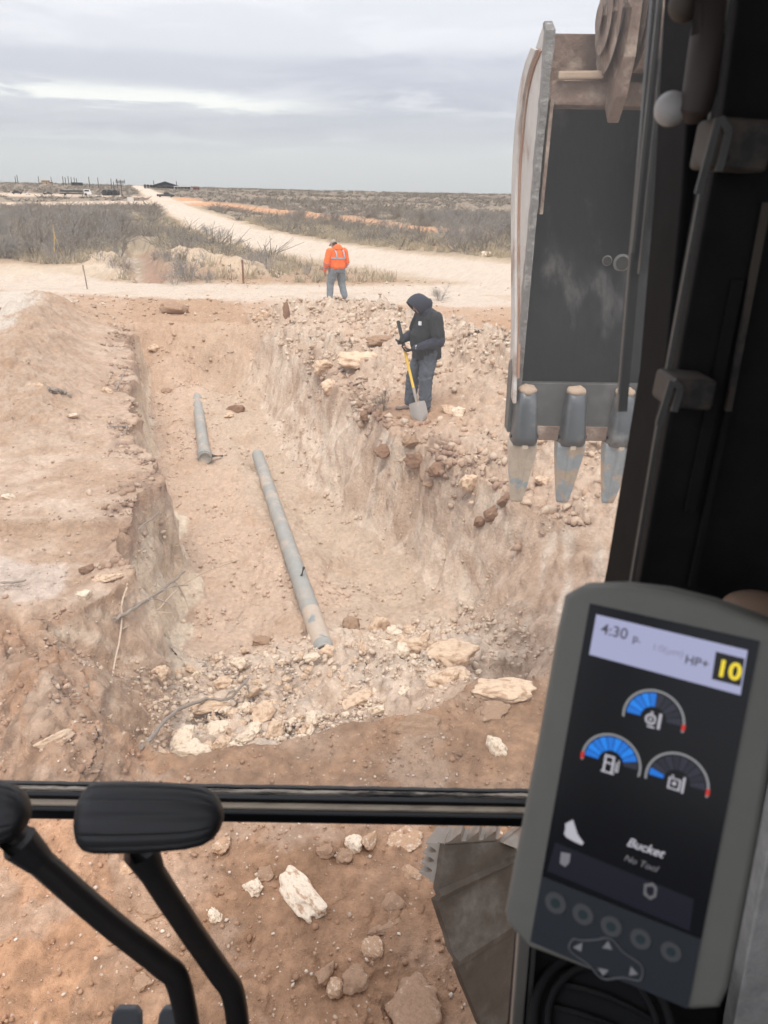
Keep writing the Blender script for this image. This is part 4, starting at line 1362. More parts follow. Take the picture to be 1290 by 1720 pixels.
def build_yard():
    def face_cam(p):
        return math.atan2(p.x, p.y) * -1

    def pole(px, py, top, label, arm=False):
        p = hit(px, py)
        hgt = float(p.y * (ray(px, top)[2] / ray(px, top)[1])) + EYE[2] - p.z
        root = tag(empty('utility_pole', p), label, 'utility pole', 'poles on the horizon')
        bm = bmesh.new()
        w = .09 + p.y * .0003
        add_tube(bm, [(0, 0, -.4), (0, 0, hgt)], [w, w * .75], 8)
        bm_obj('shaft', bm, MAT['pole'], root)
        if arm:
            bm = bmesh.new()
            for z in (.86, .95):
                add_box(bm, (0, -.2, hgt * z), (2.6, .2, .24))
            bm_obj('crossarm', bm, MAT['pole'], root)
            bm = bmesh.new()
            for dx in (-1.1, 0, 1.1):
                add_tube(bm, [(dx, -.2, hgt * .96), (dx, -.2, hgt * .96 + .4)], [.1, .08], 6)
            bm_obj('insulator', bm, MAT['pole'], root)
    for i, (px, b, t, lab) in enumerate([
            (27, 309, 296, 'tall pole, first of the close pair at the far left horizon'), (30.5, 309, 294, 'tall pole, second of the close pair at the far left horizon'),
            (66, 310, 296, 'lone pole left of the tan building'), (87, 309, 297, 'pole right behind the tan building'),
            (107, 312, 296, 'first pole of the row left of the long dark box'), (111, 312, 298, 'second pole of the row left of the long dark box'),
            (116, 312, 296, 'third pole of the row left of the long dark box'), (121, 312, 297, 'pole rising above the left end of the long dark box'),
            (126, 312, 298, 'pole rising above the middle of the long dark box'), (129.5, 312, 299, 'pole rising above the right end of the long dark box'),
            (151, 316, 297, 'tall leaning pole right of the long dark box'), (166, 317, 298, 'tall pole above the black tanks on the left'),
            (188, 318, 300, 'pole above the middle of the black tanks'), (192, 320, 305, 'short pole close right of the tank pole'),
            (198, 318, 300, 'thin pole between the tanks and the cross armed pole'),
            (259, 315, 303, 'pole at the left end of the dark roofed barn'), (297, 316, 304, 'thin pole at the right end of the dark roofed barn')]):
        pole(px, b, t, lab)
    pole(205.5, 332, 303, 'nearest utility pole with cross arms beside the gravel road', True)

    def building(px0, px1, base, top, depth, label, wall, roof, name='shed', gable=0.0, roof_label=None, open_=False, cat='building'):
        p = hit((px0 + px1) / 2, base)
        k = p.y / 1290 * math.hypot(1, p.x / p.y) * 1.0
        w = (px1 - px0) * k / ray((px0 + px1) / 2, base)[1]
        hgt = float(p.y * (ray(px0, top)[2] / ray(px0, top)[1])) + EYE[2] - p.z
        root = tag(empty(name, p, (0, 0, face_cam(p))), label, cat)
        gh = hgt * gable
        wh = hgt - gh
        t = .25
        bm = bmesh.new()
        add_box(bm, (0, depth - t / 2, wh / 2 - .3), (w, t, wh + .6))
        add_box(bm, (-w / 2 + t / 2, depth / 2, wh / 2 - .3), (t, depth - 2 * t - .02, wh + .6))
        add_box(bm, (w / 2 - t / 2, depth / 2, wh / 2 - .3), (t, depth - 2 * t - .02, wh + .6))
        if not open_:
            add_box(bm, (0, t / 2, wh / 2 - .3), (w, t, wh + .6))
        bm_obj('wall', bm, wall, root)
        if open_:
            for j in range(6):
                bm = bmesh.new()
                xx = -w / 2 + .3 + (w - .6) * j / 5
                add_box(bm, (xx, .15, wh / 2 - .3), (.3, .3, wh + .58))
                bm_obj('post', bm, roof, root)
        bm = bmesh.new()
        o = .5
        pts = [(-w / 2 - o, wh + .02), (0, hgt), (w / 2 + o, wh + .02), (w / 2 + o, wh + .45), (0, hgt + .45), (-w / 2 - o, wh + .45)] if gable else \
              [(-w / 2 - .1, wh + .01), (w / 2 + .1, wh + .01), (w / 2 + .1, wh + .3), (-w / 2 - .1, wh + .3)]
        prism(bm, pts, Vector((0, -o, 0)), Vector((1, 0, 0)), Vector((0, 0, 1)), Vector((0, 1, 0)), depth + 2 * o)
        bm_obj('roof', bm, roof, root)
        if gable:
            bm = bmesh.new()
            prism(bm, [(-w / 2, wh), (w / 2, wh), (0, hgt - .05)], Vector((0, .02, 0)), Vector((1, 0, 0)), Vector((0, 0, 1)), Vector((0, 1, 0)), .2)
            bm_obj('gable', bm, roof, root)
        return root, w, hgt
    building(260, 296, 316.5, 305.8, 16, 'wide barn with a dark gabled roof and open pale front beside the road', MAT['barn_wall'], MAT['barn_roof'], 'barn', .62, open_=True)
    building(293, 320, 317.5, 313.5, 8, 'long low pale shed right of the dark roofed barn', MAT['barn_wall'], MAT['truck_white'], 'shed', open_=True)
    building(325, 335, 318.5, 315.2, 6, 'small reddish hut at the right end of the yard', MAT['redroof'], MAT['redroof'], 'hut')
    r_, w, hh = building(71, 83, 309.5, 303.5, 8, 'square tan building on the far left horizon', MAT['tan_wall'], MAT['tan_wall'], 'building')
    bm = bmesh.new(); add_box(bm, (w * .1, -.06, hh * .25), (w * .12, .1, hh * .5)); bm_obj('door', bm, MAT['window'], r_)
    building(83, 89, 309.8, 306.5, 6, 'low tan annex right of the square tan building', MAT['tan_wall'], MAT['pole'], 'annex')
    building(121, 138, 311.6, 307.2, 6, 'long dark box below the row of poles', MAT['truck_dark'], MAT['truck_dark'], 'container')
    for px, h in ((244, 4.6), (249, 4.4), (254, 4), (258.5, 4)):
        p = hit(px, 316.5)
        root = tag(empty('storage_tank', p), ['leftmost', 'second', 'third', 'fourth'][[244, 249, 254, 258.5].index(px)] + ' of four small dark tanks left of the barn', 'tank', 'small dark tanks left of the barn')
        k = p.y / 1290
        bm = bmesh.new()
        add_tube(bm, [(0, 0, -.3), (0, 0, h * k * 1.2)], [1.9 * k] * 2, 14)
        bm_obj('shell', bm, MAT['truck_dark'], root, smooth=True)
        bm = bmesh.new()
        add_tube(bm, [(0, 0, h * k * 1.2 + .01), (0, 0, h * k * 1.32)], [1.9 * k, .4 * k], 14)
        bm_obj('lid', bm, MAT['tank'], root, smooth=True)
    for i, px in enumerate((175.5, 184, 193)):
        p = hit(px, 328.5)
        root = tag(empty('black_tank', p), ['left', 'middle', 'right'][i] + ' one of the three round black tanks in the yard', 'tank', 'three round black tanks')
        k = p.y / 1290 / .93
        bm = bmesh.new()
        add_tube(bm, [(0, 0, 3.7 * k), (0, .4 * k, 3.7 * k), (0, 11 * k, 3.7 * k), (0, 11.4 * k, 3.7 * k)], [3.5 * k, 4.1 * k, 4.1 * k, 3.5 * k], 20)
        bm_obj('shell', bm, MAT['tank'], root, smooth=True)
        bm = bmesh.new()
        for yy in (2 * k, 9 * k):
            add_box(bm, (0, yy, .1), (5 * k, .8 * k, .9 * k + .2))
        bm_obj('cradle', bm, MAT['pole'], root)

    def vehicle(px0, px1, base, top, label, kind, m):
        p = hit((px0 + px1) / 2, base)
        k = p.y / 1290 / .93
        L, h = (px1 - px0) * k, (base - top) * k
        root = tag(empty(kind, p, (0, 0, face_cam(p))), label, kind.split('_')[-1])
        wd = 2.1
        wr = h * .20
        bm = bmesh.new()
        if kind == 'pickup_truck':
            prism(bm, [(-L / 2, wr), (L / 2, wr), (L / 2, h * .55), (L * .28, h * .6), (L * .18, h), (-L * .08, h), (-L * .12, h * .6), (-L / 2, h * .58)], Vector((0, 0, 0)), Vector((1, 0, 0)), Vector((0, 0, 1)), Vector((0, 1, 0)), wd)
        elif kind == 'car':
            prism(bm, [(-L / 2, wr), (L / 2, wr), (L / 2, h * .55), (L * .25, h * .62), (L * .1, h), (-L * .28, h), (-L * .42, h * .6), (-L / 2, h * .55)], Vector((0, 0, 0)), Vector((1, 0, 0)), Vector((0, 0, 1)), Vector((0, 1, 0)), wd)
        else:
            add_box(bm, (-L * .12, 1.2, h * .30), (L * .74, 2.4, h * .18))
            add_box(bm, (-L * .12, 1.2, h * .66), (L * .70, 2.2, h * .30))
        bm_obj('body', bm, m, root, bevel=.06)
        if kind == 'flatbed_truck':
            bm = bmesh.new()
            prism(bm, [(L * .27, wr), (L * .5, wr), (L * .5, h * .55), (L * .45, h * .95), (L * .27, h)], Vector((0, 0, 0)), Vector((1, 0, 0)), Vector((0, 0, 1)), Vector((0, 1, 0)), 2.4)
            bm_obj('cabin', bm, MAT['truck_white'], root, bevel=.06)
        bm = bmesh.new()
        wx = (L * .1, .12) if kind != 'flatbed_truck' else (L * .38, .1)
        add_box(bm, (wx[0] - (.02 * L), -.03, h * .76), (L * .14, .05, h * .24))
        bm_obj('side_window', bm, MAT['window'], root)
        for sx in (-.32, .32):
            for yy in (0, wd):
                bm = bmesh.new()
                add_tube(bm, [(L * sx, yy - .12, wr), (L * sx, yy + .12, wr)], [wr] * 2, 12)
                bm_obj('wheel', bm, MAT['tyre'], root)
    vehicle(105, 149, 328.5, 319.5, 'long dark flatbed truck with a white cab parked in the yard', 'flatbed_truck', MAT['truck_dark'])
    vehicle(22, 36, 326, 321, 'dark car parked at the far left of the yard', 'car', MAT['truck_dark'])
    vehicle(74, 87, 327, 323, 'dark pickup left of the flatbed truck', 'pickup_truck', MAT['truck_dark'])
    vehicle(266, 291, 331.5, 324.5, 'dark green pickup parked beside the gravel road below the barn', 'pickup_truck', MAT['truck_dark'])
    vehicle(44, 51, 327, 324.5, 'small white car between the dark car and the pickup', 'car', MAT['truck_white'])
    p = hit(220, 343)
    root = tag(empty('sign_board', p), 'small pale board by the road junction in front of the pole', 'sign')
    bm = bmesh.new(); add_box(bm, (0, 0, .9), (1.3, .06, .9)); bm_obj('board', bm, MAT['barn_wall'], root)
    for sx in (-.5, .5):
        bm = bmesh.new(); add_box(bm, (sx, .08, .4), (.08, .08, 1.2)); bm_obj('leg', bm, MAT['lath'], root)


build_yard()

# ---------------------------------------------------------------- people
MAT['orange'] = mat('hi_vis_orange', (.90, .165, .03), rough=.8, var=.10, vscale=12)
MAT['reflect'] = mat('reflective_tape', (.42, .42, .47), rough=.45)
MAT['jeans'] = mat('blue_grey_jeans', (.095, .112, .135), rough=.95, var=.18, vscale=14)
MAT['jeans_pale'] = mat('faded_jeans', (.20, .225, .245), rough=.95, var=.12, vscale=12)
MAT['black_cloth'] = mat('black_vest_cloth', (.020, .021, .023), rough=.9, var=.2, vscale=14)
MAT['navy'] = mat('dark_hoodie_cloth', (.034, .036, .052), rough=.95, var=.2, vscale=14)
MAT['skin'] = mat('skin', (.46, .25, .17), rough=.6)
MAT['boot'] = mat('dusty_boot', (.22, .17, .14), rough=.9, var=.2, vscale=20)
MAT['glove'] = mat('black_glove', (.02, .02, .022), rough=.8)
MAT['white_mark'] = mat('white_print', (.75, .75, .75), rough=.7)
MAT['cap'] = mat('tan_cap', (.40, .34, .27), rough=.9)
MAT['hair'] = mat('dark_hair', (.05, .035, .025), rough=.8)
MAT['shovel_yellow'] = mat('yellow_fibreglass', (.80, .50, .07), rough=.45, var=.08)
MAT['grip'] = mat('black_grip', (.02, .02, .02), rough=.7)
MAT['blade'] = mat('worn_blade', (.36, .33, .30), rough=.55, metal=.3, col2=(.5, .38, .28), mask=(.5, .65), mscale=9)


def capsule(bm, a, ra, b, rb, sub=2, flat=(1, 1, 1)):
    a, b = Vector(a), Vector(b)
    pts = []
    for c, r in ((a, ra), (b, rb)):
        for v in ICO2[0]:
            pts.append(bm.verts.new(c + Vector((v[0] * r * flat[0], v[1] * r * flat[1], v[2] * r * flat[2]))))
    res = bmesh.ops.convex_hull(bm, input=pts)
    dead = [g for g in res['geom_interior'] if isinstance(g, bmesh.types.BMVert)]
    bmesh.ops.delete(bm, geom=dead, context='VERTS')


def ball(bm, c, r):
    capsule(bm, c, 1e-3, c, 1e-3) if False else None
    m = Matrix.Translation(Vector(c)) @ Matrix.Diagonal((*r, 1))
    bmesh.ops.create_icosphere(bm, subdivisions=3, radius=1, matrix=m)


def loft(bm, rings, n=24):
    """rings: (z, cx, cy, rx, ry)"""
    R = []
    for z, cx, cy, rx, ry in rings:
        R.append([bm.verts.new((cx + rx * math.cos(2 * math.pi * k / n), cy + ry * math.sin(2 * math.pi * k / n), z)) for k in range(n)])
    for a, b in zip(R, R[1:]):
        for k in range(n):
            bm.faces.new((a[k], a[(k + 1) % n], b[(k + 1) % n], b[k]))
    bm.faces.new(R[0][::-1])
    bm.faces.new(R[-1])


def limb(bm, pts, radii):
    for (a, b), (ra, rb) in zip(zip(pts, pts[1:]), zip(radii, radii[1:])):
        capsule(bm, a, ra, b, rb)


def meld(name, bm, m, parent, voxel=.012, smooth=4, wrinkle=0.0, wscale=9.0, wstretch=(1, 1, .45)):
    """Fuse overlapping closed shapes into one continuous skin."""
    bmesh.ops.recalc_face_normals(bm, faces=bm.faces)
    me = bpy.data.meshes.new(name)
    bm.to_mesh(me)
    bm.free()
    o = bpy.data.objects.new(name, me)
    COL.objects.link(o)
    md = o.modifiers.new('fuse', 'REMESH')
    md.mode, md.voxel_size = 'VOXEL', voxel
    sm = o.modifiers.new('soften', 'SMOOTH')
    sm.iterations, sm.factor = smooth, .5
    dg = bpy.context.evaluated_depsgraph_get()
    new = bpy.data.meshes.new_from_object(o.evaluated_get(dg))
    bpy.data.objects.remove(o)
    if wrinkle:
        n = len(new.vertices)
        co = np.empty(n * 3, np.float32)
        no = np.empty(n * 3, np.float32)
        new.vertices.foreach_get('co', co)
        new.vertex_normals.foreach_get('vector', no)
        co, no = co.reshape(-1, 3).astype(float), no.reshape(-1, 3)
        q = co * np.array(wstretch) * wscale
        q = q + pn3(co * 5)[:, None] * .8
        co = co + no * ((np.abs(pn3(q)) - .3) * wrinkle + pn3(q * 2.1 + 5) * wrinkle * .4)[:, None]
        new.vertices.foreach_set('co', co.astype(np.float32).ravel())
    new.name = name
    return link(name, new, m, parent)


def hand(bm, wrist, palm_dir, finger_dir, side, s=1.0, curl=.9):
    """Palm, four bent fingers of unequal length and a thumb from the side of the palm."""
    w, pd, fd = Vector(wrist), Vector(palm_dir).normalized(), Vector(finger_dir).normalized()
    pd = (pd - fd * pd.dot(fd)).normalized()
    sd_ = fd.cross(pd).normalized() * side
    for k in range(4):
        off = sd_ * (k - 1.5) * .021 * s
        capsule(bm, w + off * .5, .017 * s, w + fd * .085 * s + off, .013 * s)
        ln = (.040, .046, .043, .034)[k] * s
        p = w + fd * .088 * s + off
        d = fd
        for j in range(3):
            d = (d + pd * curl).normalized()
            q = p + d * ln * (1, .75, .6)[j]
            capsule(bm, p, .0098 * s, q, .009 * s)
            p = q
    t0 = w + fd * .03 * s - sd_ * .03 * s
    t1 = t0 + (fd * .5 - sd_ * .6 + pd * .5).normalized() * .045 * s
    t2 = t1 + (fd * .5 - sd_ * .1 + pd * .9).normalized() * .035 * s
    capsule(bm, t0, .014 * s, t1, .011 * s)
    capsule(bm, t1, .011 * s, t2, .009 * s)


def head(bm, c, fwd, tilt):
    """Skull, jaw, nose, brow, ears, lips around c; fwd is the facing direction (unit, horizontal), tilt is the nod in radians."""
    f = Vector(fwd).normalized()
    s = f.cross(Vector((0, 0, 1)))
    R = Matrix.Rotation(-tilt, 3, s)
    f2, u2 = R @ f, R @ Vector((0, 0, 1))
    c = Vector(c)
    at = lambda a, b, k: c + f2 * a + s * b + u2 * k

    def bl(p, r):
        m = Matrix((tuple(s), tuple(f2), tuple(u2))).transposed().to_4x4()
        bmesh.ops.create_icosphere(bm, subdivisions=3, radius=1, matrix=Matrix.Translation(p) @ m @ Matrix.Diagonal((*r, 1)))
    bl(at(-.01, 0, .03), (.077, .098, .092))
    bl(at(.025, 0, -.045), (.060, .070, .075))
    bl(at(.055, 0, -.085), (.035, .032, .025))
    bl(at(.085, 0, .035), (.055, .020, .014))
    capsule(bm, at(.094, 0, .02), .010, at(.112, 0, -.018), .014)
    bl(at(.083, 0, -.058), (.026, .012, .010))
    for k in (-1, 1):
        bl(at(-.005, k * .078, -.01), (.010, .020, .032))
        bl(at(.082, k * .032, .012), (.014, .012, .009))
    return at, s, f2, u2


def build_hooded_man():
    fwd = Vector((-.93, -.37, 0)).normalized()
    base = hit(708, 689)
    root = tag(empty('person', base, (0, 0, math.atan2(fwd.y, fwd.x) - math.pi / 2)), 'person in a black vest, dark hoodie and jeans leaning on a shovel beside the trench', 'person')
    # local frame: +y is where he faces, +x his right, z up
    F = {'lf': Vector((-.15, .02, .09)), 'rf': Vector((.15, .14, .09))}
    hipL, hipR = Vector((-.11, -.05, .92)), Vector((.11, -.05, .92))
    kneeL, kneeR = Vector((-.15, .02, .50)), Vector((.15, .09, .50))
    shL, shR = Vector((-.24, -.06, 1.40)), Vector((.24, -.06, 1.40))
    elL, elR = Vector((-.36, -.08, 1.10)), Vector((.34, .02, 1.10))
    wrL, wrR = Vector((-.19, .24, .98)), Vector((.12, .30, 1.06))
    hc = Vector((0, .09, 1.58))
    # one continuous body
    bm = bmesh.new()
    loft(bm, [(.86, 0, -.05, .17, .13), (.98, 0, -.04, .19, .16), (1.12, 0, -.02, .19, .18), (1.28, 0, -.04, .20, .16), (1.40, 0, -.06, .19, .12), (1.46, 0, -.04, .10, .09)])
    capsule(bm, (0, -.03, 1.42), .075, hc + Vector((0, -.03, -.05)), .062)
    at, s_, f2, u2 = head(bm, hc, (0, 1, 0), .55)
    for sh, el, wr in ((shL, elL, wrL), (shR, elR, wrR)):
        limb(bm, [Vector((0, -.05, 1.36)) + (sh - Vector((0, -.05, 1.36))) * .5, sh, el, wr], [.09, .075, .055, .038])
    for hp, kn, ft in ((hipL, kneeL, F['lf']), (hipR, kneeR, F['rf'])):
        limb(bm, [hp, kn, ft], [.105, .075, .055])
        capsule(bm, ft + Vector((0, -.04, -.045)), .04, ft + Vector((0, .16, -.055)), .034)
    hand(bm, wrL, (.85, .5, -.1), (.7, .4, -.35), 1, 1.0)
    hand(bm, wrR, (-.85, .5, -.1), (-.7, .4, -.35), -1, 1.0)
    meld('body', bm, MAT['skin'], root, .009, 3)
    # clothes
    bm = bmesh.new()
    loft(bm, [(.80, 0, -.04, .185, .165), (.92, 0, -.04, .215, .19), (1.02, 0, -.03, .215, .20)])
    limb(bm, [hipL + Vector((0, 0, -.02)), kneeL, F['lf'] + Vector((0, -.01, .03))], [.140, .110, .092])
    limb(bm, [hipR + Vector((0, 0, -.02)), kneeR, F['rf'] + Vector((0, -.01, .03))], [.140, .110, .092])
    meld('jeans', bm, MAT['jeans'], root, .011, 3, .022, 11, (1, 1, 1.3))
    bm = bmesh.new()
    for k, ft in (('l', F['lf']), ('r', F['rf'])):
        capsule(bm, ft + Vector((0, -.03, .03)), .062, ft + Vector((0, -.04, -.05)), .052)
        capsule(bm, ft + Vector((0, -.04, -.055)), .048, ft + Vector((0, .185, -.065)), .042, flat=(1.15, 1.1, .8))
    o = meld('boots', bm, MAT['boot'], root, .008, 2)
    bm = bmesh.new()
    loft(bm, [(.80, 0, -.06, .235, .215), (.86, 0, -.055, .235, .215), (1.0, 0, -.03, .24, .225), (1.14, 0, -.025, .245, .225), (1.28, 0, -.055, .25, .20), (1.38, 0, -.075, .235, .165), (1.45, 0, -.07, .17, .125), (1.50, 0, -.05, .11, .10)])
    for sh, el in ((shL, elL), (shR, elR)):
        capsule(bm, Vector((0, -.07, 1.36)) + (sh - Vector((0, -.07, 1.36))) * .6, .115, sh, .112)
        capsule(bm, sh, .112, sh + (el - sh) * .72, .104)
    meld('vest', bm, MAT['black_cloth'], root, .012, 5, .02, 8)
    bm = bmesh.new()
    for sh, el, wr in ((shL, elL, wrL), (shR, elR, wrR)):
        limb(bm, [sh + (el - sh) * .1, el, el + (wr - el) * .9], [.096, .088, .060])
    meld('sleeves', bm, MAT['navy'], root, .011, 3, .022, 12, (1, 1, 1))
    # hood: an open cowl around the bowed head
    bm = bmesh.new()
    n, RINGS = 26, []
    for a, r in ((-.135, .03), (-.125, .085), (-.09, .125), (-.03, .148), (.04, .152), (.10, .142), (.135, .125)):
        RINGS.append([at(a - .02 + (.035 * math.cos(2 * math.pi * k / n)), r * math.sin(2 * math.pi * k / n) * .90, .012 + r * 1.08 * math.cos(2 * math.pi * k / n) - .01) for k in range(n)])
    for a, r in ((.13, .112), (.09, .125), (.0, .130), (-.06, .10), (-.09, .04)):
        RINGS.append([at(a - .02 + (.035 * math.cos(2 * math.pi * k / n)), r * math.sin(2 * math.pi * k / n) * .86, .012 + r * 1.02 * math.cos(2 * math.pi * k / n) - .01) for k in range(n)])
    RV = [[bm.verts.new(p) for p in r] for r in RINGS]
    for a, b in zip(RV, RV[1:]):
        for k in range(n):
            bm.faces.new((a[k], a[(k + 1) % n], b[(k + 1) % n], b[k]))
    bm.faces.new(RV[0][::-1])
    bm.faces.new(RV[-1])
    bm_obj('hood', bm, MAT['navy'], root, smooth=True)
    bm = bmesh.new()
    loft(bm, [(1.40, 0, -.05, .15, .125), (1.46, 0, -.03, .145, .135), (1.51, 0, .0, .125, .125), (1.545, 0, .025, .09, .095)])
    meld('collar', bm, MAT['navy'], root, .01, 3, .015, 14, (1, 1, 2))
    bm = bmesh.new()
    hand(bm, wrL, (.85, .5, -.1), (.7, .4, -.35), 1, 1.22)
    capsule(bm, wrL, .045, wrL + (elL - wrL) * .18, .05)
    meld('glove', bm, MAT['glove'], root, .006, 2)
    bm = bmesh.new()
    hand(bm, wrR, (-.85, .5, -.1), (-.7, .4, -.35), -1, 1.22)
    capsule(bm, wrR, .045, wrR + (elR - wrR) * .18, .05)
    meld('glove', bm, MAT['glove'], root, .006, 2)
    # white marks on chest and glove
    bm = bmesh.new()
    add_box(bm, (-.165, .148, 1.335), (.045, .012, .055), Matrix.Rotation(.75, 3, 'Z'))
    bm_obj('chest_mark', bm, MAT['white_mark'], root)
    bm = bmesh.new()
    add_box(bm, wrL + Vector((-.045, -.02, .035)), (.012, .05, .05), Matrix.Rotation(.6, 3, 'Z'))
    bm_obj('glove_mark', bm, MAT['white_mark'], root)
    # the shovel: upright in front of him, blade on the ground
    Rm = Matrix.Rotation(math.atan2(fwd.y, fwd.x) - math.pi / 2, 3, 'Z')
    tip = hit(707, 707)
    grip = base + Rm @ (Vector((-.07, .33, 0))) + Vector((0, 0, .93))
    d = (grip - tip).normalized()
    root2 = tag(empty('shovel', tip), 'yellow handled shovel with a black grip standing on its blade in front of the worker', 'shovel')
    L0, L1, L2, L3 = .34, .47, 1.12, 1.50
    x = d.cross(Vector((0, 1, 0))).normalized()
    bm = bmesh.new(); add_tube(bm, [d * L1, d * L2], [.0215, .0215], 14); bm_obj('shaft', bm, MAT['shovel_yellow'], root2, smooth=True)
    bm = bmesh.new(); add_tube(bm, [d * L2, d * (L2 + .01), d * (L3 - .01), d * L3], [.024, .026, .026, .02], 14)
    add_tube(bm, [d * (L3 - .03), d * (L3 - .03) - x * .06], [.018, .014], 8)
    bm_obj('grip', bm, MAT['grip'], root2, smooth=True)
    bm = bmesh.new(); add_tube(bm, [d * (L0 - .14), d * L0, d * (L1 + .03)], [.016, .022, .025], 12); bm_obj('socket', bm, MAT['blade'], root2, smooth=True)
    bm = bmesh.new()
    yv = x.cross(d).normalized()
    rows = []
    for i in range(9):
        t = i / 8
        wdt = .125 * (1 if t > .35 else (.25 + .75 * (t / .35) ** .6)) * (1 - .08 * (t > .9))
        row = []
        for j in range(9):
            u = (j - 4) / 4
            row.append(d * (t * .31 - .03) + x * u * wdt + yv * (.045 * u * u - .03 + .02 * (1 - t)))
        rows.append(row)
    for off in (0, 1):
        pass
    top = [[bm.verts.new(p) for p in r] for r in rows]
    bot = [[bm.verts.new(p + yv * .004) for p in r] for r in rows]
    for i in range(8):
        for j in range(8):
            bm.faces.new((top[i][j], top[i][j + 1], top[i + 1][j + 1], top[i + 1][j]))
            bm.faces.new((bot[i][j], bot[i + 1][j], bot[i + 1][j + 1], bot[i][j + 1]))
    loop = [(0, j) for j in range(9)] + [(i, 8) for i in range(1, 9)] + [(8, j) for j in range(7, -1, -1)] + [(i, 0) for i in range(7, 0, -1)]
    for (i, j), (k, l) in zip(loop, loop[1:] + loop[:1]):
        bm.faces.new((top[i][j], bot[i][j], bot[k][l], top[k][l]))
    bm_obj('blade', bm, MAT['blade'], root2, smooth=True)


